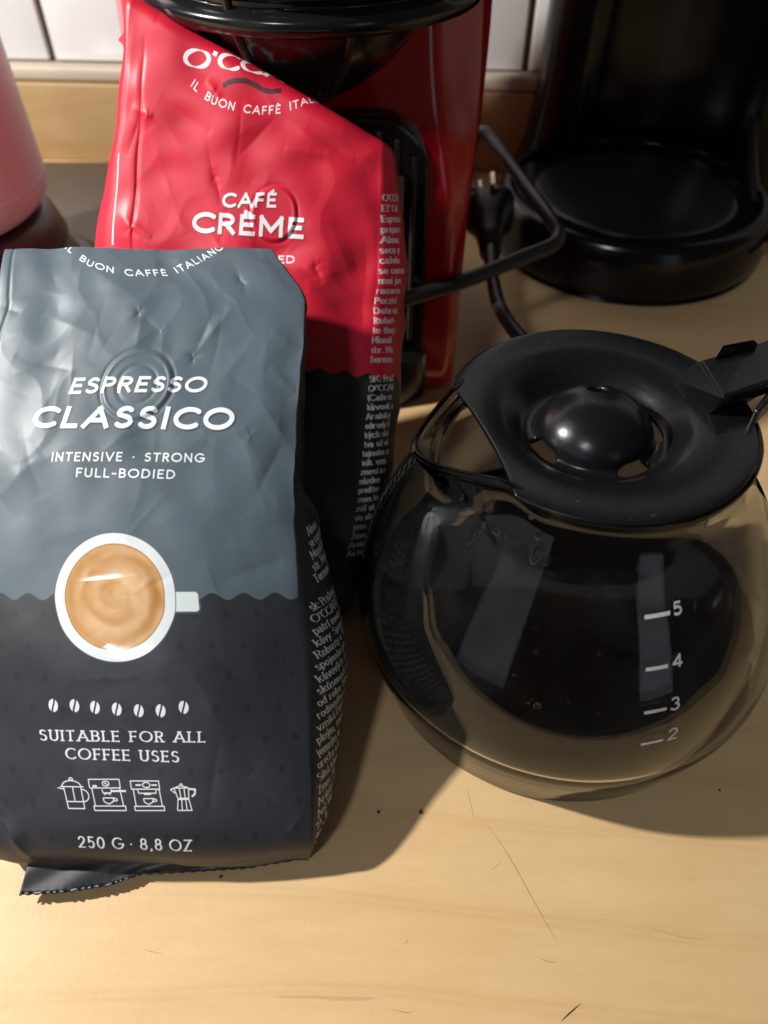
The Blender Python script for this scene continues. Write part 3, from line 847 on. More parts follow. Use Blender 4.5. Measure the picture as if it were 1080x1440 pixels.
side2 = np.clip(np.cos(ang - 2.6), 0, 1) * np.exp(-((e - .72) / .10) ** 2)
cc_rgb = cc_rgb * (1 - .45 * side_[..., None] - .3 * side2[..., None]) + np.array([150, 92, 30]) / 255 * (.45 * side_ + .3 * side2)[..., None]
ringc = np.exp(-((e - .80) / .02) ** 2)[..., None]
cc_rgb = cc_rgb * (1 - .35 * ringc) + np.array([205, 160, 108]) / 255 * .35 * ringc
cc_rgb = np.where((e > .815)[..., None], np.array([176, 134, 92]) / 255, cc_rgb)
cv.rgb = cv.rgb * (1 - crema[..., None]) + cc_rgb * crema[..., None]
cv.gloss = np.maximum(cv.gloss, outer * 1.0)
# side gusset print (sheet x beyond the front panel)
x0 = 4 + bagF.Wm
cv.paint(np.clip((X - x0) * PPC, 0, 1) * (Y > 0), (42, 44, 50), 1.0)
M = cv.mask()
ytop = A(425, 860)[1]
for i, t_ in enumerate(LINES_SIDE):
    y = ytop - i * .315
    if y < .4: break
    cv.text(M, t_, (x0 + .20, y), (x0 + 9, y + 4.2), .215, serif=True, thick=.17, thin=.08, gap=.16, space=.22, sx=.86)
for i, t_ in enumerate(LINES_TOP[::-1]):
    cv.text(M, t_, (x0 + .45, ytop + .75 + i * .32), (x0 + 9, ytop + 4.95 + i * .32), .24, serif=True, thick=.20, thin=.09, gap=.16, space=.22, sx=.86)
cv.paint(M, (226, 228, 230))
FILM_F = film_mat('grey_film', cv.image('grey_bag_print'), bump=.30, rough=.43)
bag1 = thing('coffee_bag', 'dark grey coffee bag in front, printed with a cup and the words Espresso Classico', 'coffee bag', (-5.5, 10, 0))
bagF.build('pouch', FILM_F, bag1, disp_front)
# bottom weld that sticks out below the front panel, with a crimped edge
DARKFILM = plastic('dark_film', srgb(30, 31, 36), 0.42, bump=0.3, bscale=80)
FOIL = plastic('cut_foil_edge', srgb(74, 76, 84), 0.45)
FOIL.node_tree.nodes['Principled BSDF'].inputs['Metallic'].default_value = 0.8
top_e = [(40, 1212), (100, 1206), (180, 1204), (260, 1203), (340, 1200), (430, 1190)]
bot_e = [(27, 1259), (90, 1256), (153, 1246), (199, 1230), (278, 1226), (347, 1221), (431, 1207)]
nn_ = 160
tt = np.linspace(0, 1, nn_)
te = np.array(top_e, float); be = np.array(bot_e, float)
txp = np.interp(tt, np.linspace(0, 1, len(te)), te[:, 0]); typ = np.interp(tt, np.linspace(0, 1, len(te)), te[:, 1])
bxp = np.interp(tt, np.linspace(0, 1, len(be)), be[:, 0]); byp = np.interp(tt, np.linspace(0, 1, len(be)), be[:, 1])
V = []; nr = 8
zz = .42 - .30 * tt
for r_ in range(nr):
    f_ = r_ / (nr - 1)
    for i in range(nn_):
        px = txp[i] * (1 - f_) + bxp[i] * f_; py = typ[i] * (1 - f_) + byp[i] * f_
        if f_ == 1: py += 2.2 * (abs((i / 2.6) % 2 - 1) - .5)
        z = .55 * (1 - f_) + zz[i] * f_ + .03 * math.sin(f_ * 5 + i * .13)
        z = max(.06, z)
        V.append(PZ(px, py, z))
o = mesh_obj('bottom_weld', V, grid_faces(nr, nn_), DARKFILM, bag1)
sm = o.modifiers.new('solid', 'SOLIDIFY'); sm.thickness = .03 * S; sm.offset = 0
V = []
for r_ in range(3):
    for i in range(nn_):
        f_ = 1 - .10 * (1 - r_ / 2) * (1.0 if i < nn_ * .55 else .45)
        px = txp[i] * (1 - f_) + bxp[i] * f_; py = typ[i] * (1 - f_) + byp[i] * f_
        py += 2.2 * (abs((i / 2.6) % 2 - 1) - .5) * (r_ / 2)
        z = max(.09, .55 * (1 - f_) + zz[i] * f_ + .05 + .03 * math.sin(i * 1.2 + 2 * math.sin(i * .31)) * (i < nn_ * .5))
        V.append(PZ(px, py, z))
o = mesh_obj('crimped_edge', V, grid_faces(3, nn_), FOIL, bag1)
sm = o.modifiers.new('solid', 'SOLIDIFY'); sm.thickness = .02 * S; sm.offset = 0
# folded corner at the right foot
cpts = [PZ(422, 1209, .1), PZ(433, 1208, .1), PZ(444, 1178, .5), PZ(449, 1160, 1.0), PZ(445, 1157, 1.25), PZ(430, 1176, 1.0)]
V = [np.array(p) for p in cpts] + [np.array(p) + np.array([.02, .5, -.02]) for p in cpts]
n = len(cpts)
F_ = [list(range(n)), list(range(n, 2 * n))[::-1]] + [[i, (i + 1) % n, n + (i + 1) % n, n + i] for i in range(n)]
o = mesh_obj('folded_corner', V, F_, DARKFILM, bag1, smooth=False)
bm = bmesh.new(); bm.from_mesh(o.data); bmesh.ops.recalc_face_normals(bm, faces=bm.faces); bm.to_mesh(o.data); bm.free()

# ------------------------------------------------------------------ RED BAG
red_rows = [
    (15.6, 0.12, 120, 478),
    (16.2, 1.5, 118, 500),
    (17.4, 3.2, 122, 516),
    (18.9, 5.0, 128, 522),
    (20.7, 7.3, 140, 526),
    (22.0, 9.2, 155, 532),
    (23.3, 11.4, 163, 534),
    (24.2, 13.1, 172, 540),
    (25.4, 15.6, 182, 552),
    (25.9, 17.0, 198, 560)]
bagR = Bag(red_rows, depth=[(0, 3.5), (.2, 4.2), (.5, 3.2), (.75, 1.6), (.9, .5), (1, .2)],
           belly=[(0, .1), (.2, .6), (.5, .5), (.8, .3), (1, .05)],
           gus=[(0, .1), (.15, .5), (.35, .85), (.6, .95), (.75, .45), (.85, .2), (1, .1)])
bagR.prep()
A = bagR.at
CR_R = []
def crR(p, q, amp, w): a = A(*p); b_ = A(*q); CR_R.append((a[0] - 4, a[1], b_[0] - 4, b_[1], amp, w))
crR((185, 150), (215, 165), .06, .12); crR((200, 150), (180, 220), -.05, .15); crR((165, 300), (215, 335), .07, .14)
crR((290, 110), (310, 140), .06, .14); crR((400, 210), (500, 225), .05, .16); crR((430, 180), (520, 240), -.05, .2)
crR((300, 235), (312, 290), -.05, .12); crR((380, 240), (350, 330), .05, .3); crR((440, 370), (455, 400), -.07, .16)
crR((430, 400), (500, 370), .05, .3); crR((210, 180), (260, 330), .05, .35); crR((460, 300), (500, 420), .04, .4)
crR((204, 50), (178, 460), -.10, .05); crR((188, 30), (150, 240), .05, .1); crR((545, 240), (520, 520), -.08, .05)
CR_R += random_creases(8, 20, 0.2, bagR.Wm - .2, bagR.L * .45, bagR.L * .98, .03)
vrr = A(385, 302)
# diagonal fold of the red bag's top: everything above this line leans back and is tucked away
FA = A(196, 26); FB = A(552, 236)
PIN_R = []
for px, py, a_, w_ in ((208, 163, .05, .10), (302, 132, -.04, .12), (186, 322, .06, .14), (446, 372, -.05, .10), (300, 250, -.03, .12)):
    p_ = A(px, py); PIN_R.append((p_[0] - 4, p_[1], a_, w_))
def disp_red(U, V, s):
    f = V / s.L; q = U / s.Wm
    edge = np.clip(np.minimum(q, 1 - q) / .05, 0, 1) ** .7
    h = .045 * waves(U, V, 4.0, seed=31) + .028 * waves(U, V * 1.2, 2.0, seed=32)
    h += .030 * facets(U, V, 45, s.Wm, s.L, 15)
    h += creases(U, V, CR_R) + pinches(U, V, PIN_R)
    d = np.hypot(U - (vrr[0] - 4), V - vrr[1]); R0 = .8
    h = h * (1 - .7 * np.exp(-(d / .9) ** 4))
    h += .03 / (1 + np.exp((d - R0) / .02)) + .014 * np.exp(-((d - R0 + .1) / .03) ** 2) - .02 * np.exp(-((d - R0 - .03) / .05) ** 2)
    h = h * edge
    return h
cv = Canvas(18, 20, PPC)
X, Y = cv.xy(); X = X + 0 * Y; Y = Y + 0 * X
bnd = [A(px, py) for px, py in ((440, 520), (490, 525), (528, 530))]
fit = np.polyfit([p[0] for p in bnd], [p[1] for p in bnd], 1)
yb = np.polyval(fit, X) + .08 * np.cos(2 * PI * X / .82)
low = np.clip((yb - Y) * PPC + .5, 0, 1)
cv.rgb[:] = np.array([204, 28, 54]) / 255
cv.paint(low, (30, 31, 35))
M = cv.mask(); cv.text(M, 'CAF\u00c9', A(313, 291), A(387, 292), abs(A(350, 270)[1] - A(350, 291)[1]), thick=.20, gap=.30)
M2 = cv.mask(); cv.text(M2, 'CR\u00c8ME', A(271, 327), A(424, 337), abs(A(350, 304)[1] - A(350, 333)[1]), thick=.215, gap=.26)
MM = np.maximum(M, M2)
cv.paint(np.clip(blur(shift(MM, 4, -4), 2), 0, 1), (120, 20, 30), .8); cv.paint(MM, WHITE, gloss=.7)
M = cv.mask()
cv.text(M, 'BALANCED', A(306, 371), A(413, 371), .24, thick=.19, gap=.26)
arcpts = [A(px, py) for px, py in ((268, 121), (280, 134), (297, 146), (318, 155), (342, 160), (368, 162), (395, 159), (420, 151), (445, 140), (465, 128), (484, 112))]
cv.curve_text(M, 'IL BUON CAFF\u00c8 ITALIANO', arcpts, .24, thick=.18, gap=.38, space=.6)
cv.text(M, "O'CCAFF\u00c8", A(259, 94), A(470, 112), .46, serif=True, thick=.36, thin=.06, gap=.18, space=.3)
cv.poly(M, [A(*p) for p in ((149, 214), (149, 260), (150, 345))], .035)
cv.paint(M, (242, 240, 240))
M = cv.mask()
cv.poly(M, [A(*p) for p in ((314, 122), (322, 116), (332, 113), (345, 113), (357, 118), (370, 125), (382, 128), (396, 127))], .14)
cv.paint(M, (84, 34, 44))
x0 = 4 + bagR.Wm
M = cv.mask()
yt = A(538, 512)[1]
for i, t_ in enumerate(LINES_RED[::-1]):
    cv.text(M, t_, (x0 - .12 + .012 * i, yt + i * .305), (x0 + 9, yt + i * .305 + .5), .205, serif=True, thick=.22, thin=.10, gap=.17, space=.22, sx=.80)
for i, t_ in enumerate(LINES_RED2):
    y = yt - .62 - i * .30
    cv.text(M, t_, (x0 - .10 - .02 * i, y), (x0 + 9, y + .8), .205, serif=True, thick=.22, thin=.10, gap=.17, space=.22, sx=.80)
cv.paint(M, (214, 208, 208))
FILM_R = film_mat('red_film', cv.image('red_bag_print'), bump=.22, rough=.40)
bag2 = thing('coffee_bag', 'red and black coffee bag behind, printed Caf\u00e9 Cr\u00e8me, leaning on the red machine', 'coffee bag', (-3.5, 18, 0))
RB = bagR.build('pouch', FILM_R, bag2, disp_red)
# fold the top back along the diagonal
me = RB.data
co = np.empty(len(me.vertices) * 3, np.float64); me.vertices.foreach_get('co', co); co = co.reshape(-1, 3) / S + np.array(parent_world(bag2)) / S
pa = np.array(PF(196, 22, 25.3)); pb = np.array(PF(556, 232, 23.8))
ax = pb - pa; ax /= np.linalg.norm(ax)
nrm = np.array([0, -math.cos(math.radians(30)), math.sin(math.radians(30))])
upd = np.cross(nrm, ax); upd /= np.linalg.norm(upd)
if upd[2] < 0: upd = -upd
rel = co - pa
dist = rel @ upd
k = dist > 0
back = np.cross(ax, upd); back = back if back[1] > 0 else -back
th_ = math.radians(100)
rad = .45
dd = dist[k]; ang_ = np.minimum(dd / rad, th_); arcx = rad * np.sin(ang_); arcb = rad * (1 - np.cos(ang_)); rest = np.maximum(dd - rad * th_, 0)
depth_ = (rel[k] @ back)
depth_ = depth_ * (1 - .6 * np.clip(dd / 1.2, 0, 1))
new = pa + np.outer(rel[k] @ ax, ax) + np.outer(arcx + rest * math.cos(th_), upd) + np.outer(arcb + rest * math.sin(th_) + depth_, back)
co[k] = new
co = (co - np.array(parent_world(bag2)) / S) * S
me.vertices.foreach_set('co', co.ravel()); me.update()
REDFILM = plastic('red_film_plain', srgb(205, 38, 62), 0.34, bump=.4, bscale=90)
# small ear of folded film at the upper left corner
ear = [PF(172, 62, 25.5), PF(166, 56, 26.0), (PF(178, 40, 25.8)), PF(192, 20, 25.6), PF(196, 24, 25.4), PF(190, 40, 25.3), PF(182, 66, 25.2), PF(176, 72, 25.3)]
V = [np.array(p) for p in ear] + [np.array(p) + np.array([.1, .25, .0]) for p in ear]; n = len(ear)
F_ = [list(range(n)), list(range(n, 2 * n))[::-1]] + [[i, (i + 1) % n, n + (i + 1) % n, n + i] for i in range(n)]
o = mesh_obj('folded_corner', V, F_, REDFILM, bag2, smooth=False); 
bm = bmesh.new(); bm.from_mesh(o.data); bmesh.ops.recalc_face_normals(bm, faces=bm.faces); bm.to_mesh(o.data); bm.free()

# ================================================================== CARAFE
CX, CY = 5.45, 14.85
def mat_glass():
    m, N, L, b = new_mat('carafe_glass')
    b.inputs['Base Color'].default_value = (0.93, 0.93, 0.91, 1)
    b.inputs['Transmission Weight'].default_value = 1.0
    b.inputs['IOR'].default_value = 1.47
    gl = N.new('ShaderNodeBsdfGlass'); gl.inputs['Color'].default_value = (.85, .865, .87, 1); gl.inputs['IOR'].default_value = 1.40; gl.inputs['Roughness'].default_value = 0
    N.remove(b); L.new(gl.outputs[0], N['Material Output'].inputs[0])
    return m
GLASS = mat_glass()
BLACK = plastic('black_satin_plastic', (0.005, 0.0055, 0.007, 1), 0.22, dust=0.10, bump=.12, bscale=500, spec=.4)
BLACKG = plastic('black_gloss_plastic', (0.006, 0.006, 0.007, 1), 0.16, dust=0.1)
carafe = thing('coffee_carafe', 'glass coffee carafe with some black coffee, black vented lid and white cup marks', 'carafe', (CX, CY, 0))
outer = [(0.0, .30), (3.6, .26), (4.35, .16), (5.15, .04), (5.45, .05), (5.60, .16), (5.66, .34), (5.78, .80), (5.98, 1.5), (6.14, 2.1), (6.24, 2.7), (6.15, 3.7), (5.88, 4.9), (5.42, 6.0), (4.85, 7.0), (4.30, 7.8), (3.95, 8.35), (3.78, 8.8), (3.74, 9.15), (3.80, 9.40)]
O_ = catmull([(a, b_, 0) for a, b_ in outer], 8)[:, :2]
# inner wall from outer: offset
inner = [(3.64, 9.40), (3.56, 9.15), (3.58, 8.8), (3.75, 8.3), (4.12, 7.75), (4.66, 6.95), (5.22, 5.95), (5.67, 4.85), (5.94, 3.68), (6.02, 2.75), (5.92, 2.25), (5.78, 1.80), (5.55, 1.45), (5.1, 1.22), (4.3, 1.12), (3.0, 1.1), (0.0, 1.1)]
I_ = catmull([(a, b_, 0) for a, b_ in inner], 8)[:, :2]
lip = [(3.80 - .08 + .11 * math.cos(a), 9.42 + .11 * math.sin(a)) for a in np.linspace(0, PI, 9)[1:-1]]
prof = np.concatenate([O_, np.array(lip), I_])
n = 220
a = np.linspace(0, 2 * PI, n, endpoint=False)
tip = np.array(PZ(584, 642, 9.35))[:2] - np.array([CX, CY]); SPA = math.atan2(tip[1], tip[0]); SPR = float(np.hypot(*tip))
da = (a - SPA + PI) % (2 * PI) - PI
V = []
for r, z in prof:
    k = np.clip((z - 7.4) / (9.4 - 7.4), 0, 1); k = k * k * (3 - 2 * k)
    wd_ = .30 + .10 * (1 - k)
    bump_ = (SPR - 3.72) * k ** 1.3 * np.exp(-np.abs(da / wd_) ** 1.7)
    dip = -.12 * k ** 3 * np.exp(-(da / .22) ** 2) + .14 * k ** 3 * np.exp(-((np.abs(da) - .5) / .2) ** 2)
    pinch = -.12 * k * np.exp(-((np.abs(da) - .62) / .18) ** 2)
    rr_ = np.where(r > .01, r + bump_ * (r > 2) + pinch, r)
    V.append(np.stack([CX + rr_ * np.cos(a), CY + .2 * np.clip((z - 5.5) / 3, 0, 1) + rr_ * np.sin(a), z + dip], -1))
V = np.concatenate(V)
go = mesh_obj('glass_body', V, grid_faces(len(prof), n, wrap=True), GLASS, carafe)
bm = bmesh.new(); bm.from_mesh(go.data); bmesh.ops.remove_doubles(bm, verts=bm.verts, dist=1e-6); bmesh.ops.recalc_face_normals(bm, faces=bm.faces); bm.to_mesh(go.data); bm.free()

# black coffee left in the bottom
COFFEE, N, L, b = new_mat('black_coffee')
b.inputs['Base Color'].default_value = (.006, .003, .0015, 1); b.inputs['Roughness'].default_value = .02; b.inputs['IOR'].default_value = 1.34
LV = 2.45
cp = [(0, LV), (5.4, LV)] + [(5.9, LV + .01), (5.98, LV + .07)]
lo_ = [(r + .012, z - .01) for r, z in I_ if z < LV + .02]
lathe('coffee', cp + lo_[:-1] + [(0, lo_[-1][1])], CX, CY, COFFEE, carafe, n=160)['label'] = 'black coffee filling the bottom of the carafe'

# lid: polar sheet with real holes
LX, LY, LZ, LR = 5.32, 15.0, 9.62, 3.78
cutA = np.array(PZ(636, 540, LZ))[:2]; cutM = np.array(PZ(693, 618, LZ))[:2]; cutB = np.array(PZ(727, 702, LZ))[:2]
def circ3(p, q, r):
    ax_, ay = p; bx_, by_ = q; cx_, cy2 = r
    d = 2 * (ax_ * (by_ - cy2) + bx_ * (cy2 - ay) + cx_ * (ay - by_))
    ux = ((ax_**2 + ay**2) * (by_ - cy2) + (bx_**2 + by_**2) * (cy2 - ay) + (cx_**2 + cy2**2) * (ay - by_)) / d
    uy = ((ax_**2 + ay**2) * (cx_ - bx_) + (bx_**2 + by_**2) * (ax_ - cx_) + (cx_**2 + cy2**2) * (bx_ - ax_)) / d
    return np.array([ux, uy]), math.hypot(ax_ - ux, ay - uy)
cc_, cr_ = circ3(cutA, cutM, cutB)
nph, nrr = 420, 120
ph = np.linspace(0, 2 * PI, nph, endpoint=False)
Rm = np.full(nph, LR)
for i, p in enumerate(ph):
    d = np.array([math.cos(p), math.sin(p)])
    w0 = np.array([LX, LY]) - cc_
    B = w0 @ d; C_ = w0 @ w0 - cr_**2; disc = B * B - C_
    if disc > 0:
        for t in (-B - math.sqrt(disc), -B + math.sqrt(disc)):
            if t > 0.5: Rm[i] = min(Rm[i], t)
DR = 1.36
def lid_z(r):
    # dome, moat, flat annulus
    return np.interp(r, LZP[:, 0], LZP[:, 1])
if True:
    prof = [(0, .42), (.3, .40), (.6, .33), (.85, .22), (1.08, .06), (1.26, -.12), (1.40, -.33), (1.48, -.52), (1.54, -.62), (1.70, -.64), (1.85, -.58), (2.1, -.36), (2.35, -.18), (2.7, -.07), (3.0, -.02), (3.4, 0), (3.70, -.01), (3.78, -.05)]
    LZP = catmull([(a_, b_, 0) for a_, b_ in prof], 12)[:, :2]
slots = [(math.radians(8), .40), (math.radians(207), .32), (math.radians(-63), .30)]
V = []; F_ = []
tr_ = np.concatenate([[0], np.linspace(.06, 1, nrr - 1)])
for r_ in tr_:
    # inner part keeps round radii, outer part stretches to the cut
    rad_in = r_ * LR
    rr_ = np.where(rad_in < 2.0, np.minimum(rad_in, Rm), 2.0 + (rad_in - 2.0) / (LR - 2.0) * (np.maximum(Rm, 1.9) - 2.0))
    V.append(np.stack([LX + rr_ * np.cos(ph), LY + rr_ * np.sin(ph), LZ + lid_z(rr_)], -1))
V = np.array(V)
for i in range(nrr - 1):
    for j in range(nph):
        j2 = (j + 1) % nph
        c = (V[i, j] + V[i+1, j2]) / 2; dx, dy = c[0] - LX, c[1] - LY; rad_ = math.hypot(dx, dy); an = math.atan2(dy, dx)
        hole = False
        for sa, hw in slots:
            dq = (an - sa + PI) % (2 * PI) - PI
            if ((rad_ - 1.60) / .135) ** 2 + (dq / hw) ** 4 < 1: hole = True
        if math.hypot((dx + .0) / .27, (dy - .55) / .24) < 1: hole = True
        if not hole: F_.append((i * nph + j, i * nph + j2, (i + 1) * nph + j2, (i + 1) * nph + j))
lid = mesh_obj('lid', V.reshape(-1, 3), F_, BLACK, carafe)
bm = bmesh.new(); bm.from_mesh(lid.data); bmesh.ops.remove_doubles(bm, verts=bm.verts, dist=1e-6)
def hole_f(x_, y_):
    dx, dy = x_ - LX, y_ - LY; rad_ = math.hypot(dx, dy); an = math.atan2(dy, dx); best = math.hypot(dx / .27, (dy - .55) / .24)
    for sa, hw in slots:
        dq = (an - sa + PI) % (2 * PI) - PI
        best = min(best, (((rad_ - 1.60) / .135) ** 2 + (dq / hw) ** 4) ** .5)
    return best - 1
for v in bm.verts:
    if not v.is_boundary: continue
    x_, y_ = v.co.x * 100 + CX, v.co.y * 100 + CY
    if math.hypot(x_ - LX, y_ - LY) > 1.95: continue
    for _ in range(8):
        f0 = hole_f(x_, y_); e_ = 1e-4
        gx_ = (hole_f(x_ + e_, y_) - f0) / e_; gy_ = (hole_f(x_, y_ + e_) - f0) / e_; g2 = gx_ * gx_ + gy_ * gy_
        if g2 < 1e-6: break
        st_ = max(-.05, min(.05, -f0 * .7 / g2 ** .5)) / g2 ** .5
        x_ += gx_ * st_; y_ += gy_ * st_
    v.co.x, v.co.y = (x_ - CX) / 100, (y_ - CY) / 100
    v.co.z = (LZ + lid_z(math.hypot(x_ - LX, y_ - LY))) / 100
bmesh.ops.delete(bm, geom=[v for v in bm.verts if not v.link_faces], context='VERTS')
bmesh.ops.recalc_face_normals(bm, faces=bm.faces)
if sum(f.normal.z for f in bm.faces) < 0:
    bmesh.ops.reverse_faces(bm, faces=bm.faces)
bm.to_mesh(lid.data); bm.free()
sm = lid.modifiers.new('solid', 'SOLIDIFY'); sm.thickness = .16 * S; sm.offset = -1
# skirt of the lid inside the neck
ski = lathe('lid_skirt', [(3.42, 9.42), (3.42, 8.75), (3.34, 8.75), (3.34, 9.42)], LX, CY + .2, BLACK, carafe, n=96)
bm = bmesh.new(); bm.from_mesh(ski.data)
dele = [v for v in bm.verts if abs(((math.atan2(v.co.y, v.co.x) - SPA + PI) % (2 * PI)) - PI) < .62]
bmesh.ops.delete(bm, geom=dele, context='VERTS'); bm.to_mesh(ski.data); bm.free()

# hinge arm running from the lid to the handle
def slab(name, top_px, z_list, thick, mat, parent, bev=.06):
    top = [np.array(PZ(px, py, z)) for (px, py), z in zip(top_px, z_list)]
    n = len(top)
    V = top + [p - np.array([0, 0, thick]) for p in top]
    F_ = [list(range(n)), list(range(n, 2 * n))[::-1]] + [[i, (i + 1) % n, n + (i + 1) % n, n + i] for i in range(n)]
    o = mesh_obj(name, V, F_, mat, parent, smooth=False)
    bm = bmesh.new(); bm.from_mesh(o.data); bmesh.ops.recalc_face_normals(bm, faces=bm.faces); bm.to_mesh(o.data); bm.free()
    bevel(o, bev, 3); return o
slab('hinge_ramp', [(944, 532), (992, 574), (1016, 558), (984, 506)], [9.66, 9.66, 10.25, 10.25], .35, BLACK, carafe, .05)
slab('hinge_arm', [(984, 506), (1016, 558), (1078, 541), (1130, 520), (1120, 462), (1050, 488)], [10.25, 10.25, 10.3, 10.3, 10.3, 10.3], .38, BLACK, carafe, .08)
slab('hinge_clip', [(1006, 502), (1016, 484), (1060, 476), (1068, 482), (1046, 490)], [10.36, 10.62, 10.62, 10.5, 10.36], .30, BLACK, carafe, .05)
slab('hinge_pin', [(1060, 576), (1068, 580), (1100, 545), (1086, 540)], [10.0, 10.0, 10.1, 10.1], .5, BLACK, carafe, .06)
# handle: loops out to the right of the frame and down the body
hd = np.array([math.cos(math.radians(24)), math.sin(math.radians(24)), 0])
hb = np.array([CX, CY, 0])
hp = [hb + hd * 3.9 + np.array([0, 0, 8.9]), hb + hd * 5.4 + np.array([0, 0, 9.55]), hb + hd * 7.4 + np.array([0, 0, 9.7]), hb + hd * 8.9 + np.array([0, 0, 8.7]), hb + hd * 9.2 + np.array([0, 0, 6.4]), hb + hd * 8.6 + np.array([0, 0, 4.0])]
tube('handle', hp, [.5, .55, .75, .85, .8, .6], BLACK, carafe, n=24, flat=.6)
lathe('neck_band', [(3.98, 8.55), (4.06, 8.55), (4.02, 8.95), (3.92, 8.95)], CX, CY, BLACK, None)
nb_ = bpy.data.objects['neck_band']
bm = bmesh.new(); bm.from_mesh(nb_.data)
ha = math.radians(24)
dele = [v for v in bm.verts if abs(((math.atan2(v.co.y * 100 - CY, v.co.x * 100 - CX) - ha + PI) % (2 * PI)) - PI) > .55]
bmesh.ops.delete(bm, geom=dele, context='VERTS'); 
for v in bm.verts: v.co -= Vector((CX * S, CY * S, 0))
bm.to_mesh(nb_.data); bm.free(); nb_.parent = carafe

# printed graduation marks: thin raised enamel on the outer glass
MARK = plastic('white_enamel', srgb(250, 250, 250), 0.5)
def glass_hit(px, py):
    u, a_, b_ = ray(px, py)
    d = np.array([u, a_, b_]); o_ = np.array([0, 0, CAM_H])
    zs = O_[:, 1]; rs = O_[:, 0]; k0 = np.argmax(rs > 5.0)
    for t in np.arange(8, 30, .01):
        p = o_ + d * t
        if p[2] < .3 or p[2] > 9: continue
        if math.hypot(p[0] - CX, p[1] - CY) <= np.interp(p[2], zs[k0:], rs[k0:]): return p
    return None
def surf_pt(phi, z, off=.012):
    k0 = np.argmax(O_[:, 0] > 5.0)
    r = np.interp(z, O_[k0:, 1], O_[k0:, 0]) + off
    return (CX + r * math.cos(phi), CY + r * math.sin(phi), z)
def surf_poly(name, strokes, width, par):
    bm = bmesh.new()
    for st in strokes:
        for i in range(len(st) - 1):
            p, q = np.array(st[i]), np.array(st[i+1]); ln = np.hypot(*(q - p))
            nseg = max(1, int(ln / .12)); d = (q - p) / ln; nn2 = np.array([-d[1], d[0]]) * width / 2
            for k in range(nseg):
                a_ = p + d * ln * k / nseg - d * width * .25; b2 = p + d * ln * (k + 1) / nseg + d * width * .25
                vs = []
                for w_ in (a_ + nn2, a_ - nn2, b2 - nn2, b2 + nn2):
                    vs.append(bm.verts.new(np.array(surf_pt(w_[0] / 5.9, w_[1])) * S - np.array(parent_world(carafe))))
                bm.faces.new(vs)
    bmesh.ops.solidify(bm, geom=bm.faces[:], thickness=.0001)
    me = bpy.data.meshes.new(name); bm.to_mesh(me); bm.free(); me.materials.append(MARK)
    return link(bpy.data.objects.new(name, me), par)
for dig, (lx0, ly0, lx1, ly1), (tx0, ty), hpx in (('5', (907, 867, 941, 861), (947, 864), 17), ('4', (909, 941, 938, 936), (946, 938), 17), ('3', (907, 1002, 936, 996), (943, 998), 16), ('2', (902, 1046, 931, 1040), (938, 1040), 14)):
    a0 = glass_hit(lx0, ly0); a1 = glass_hit(lx1, ly1); t0 = glass_hit(tx0, ty); t1 = glass_hit(tx0 + 12, ty); t2 = glass_hit(tx0, ty - hpx)
    f = lambda p: np.array([math.atan2(p[1] - CY, p[0] - CX) * 5.9, p[2]])
    if any(v is None for v in (a0, a1, t0, t1, t2)): continue
    A0, A1, T0, T1, T2 = map(f, (a0, a1, t0, t1, t2))
    line = [A0, A1]
    mk = surf_poly('graduation_mark', [line], .085, carafe)
    w_, sts = G[dig]
    hgt = T2[1] - T0[1]; wid = (T1[0] - T0[0]) * 1.0
    sts2 = [[T0 + np.array([p[0] * wid / .58 + p[1] * .0, p[1] * hgt]) for p in st] for st in sts]
    surf_poly('numeral', sts2, .055, carafe)['label'] = 'white numeral %s beside its mark' % dig
# thin veil of condensation on the inside of the glass
FOG, N, L, b = new_mat('condensation')
b.inputs['Base Color'].default_value = (.75, .78, .82, 1); b.inputs['Roughness'].default_value = .7
tcf = N.new('ShaderNodeTexCoord'); nf_ = noise_node(N, L, 34, 6, .62, tcf.outputs['Object'])
nf_.inputs['Distortion'].default_value = .8
mrf = N.new('ShaderNodeMapRange'); mrf.inputs[1].default_value = .38; mrf.inputs[2].default_value = .78; mrf.inputs[3].default_value = .0; mrf.inputs[4].default_value = .05
L.new(nf_.outputs[0], mrf.inputs[0]); L.new(mrf.outputs[0], b.inputs['Alpha'])
fp = [(r - .03, z) for r, z in I_ if 2.7 < z < 8.3]
lathe('condensation', fp, CX, CY, FOG, carafe, n=120)
# droplets of water inside the upper glass
rd = random.Random(5)
bm = bmesh.new()
for px, py, w_, h_ in ((655, 762, .10, .22), (668, 750, .07, .10), (640, 800, .05, .08), (752, 762, .09, .12), (748, 790, .12, .26), (765, 800, .05, .10), (740, 735, .06, .05), (725, 790, .03, .35), (1000, 745, .04, .22), (985, 860, .05, .12), (830, 850, .03, .04), (600, 690, .04, .1), (705, 770, .03, .22)):
    p = glass_hit(px, py)
    if p is None: continue
    phi = math.atan2(p[1] - CY, p[0] - CX); rin = np.interp(p[2], I_[::-1, 1], I_[::-1, 0])
    mt = Matrix.Translation(Vector((rin * math.cos(phi), rin * math.sin(phi), p[2])) * S) @ Matrix.Rotation(phi, 4, 'Z') @ Matrix.Rotation(.35, 4, 'Y').inverted() @ Matrix.Diagonal((w_ * S * .5, w_ * S, h_ * S, 1))
    bmesh.ops.create_icosphere(bm, subdivisions=3, radius=1, matrix=mt)
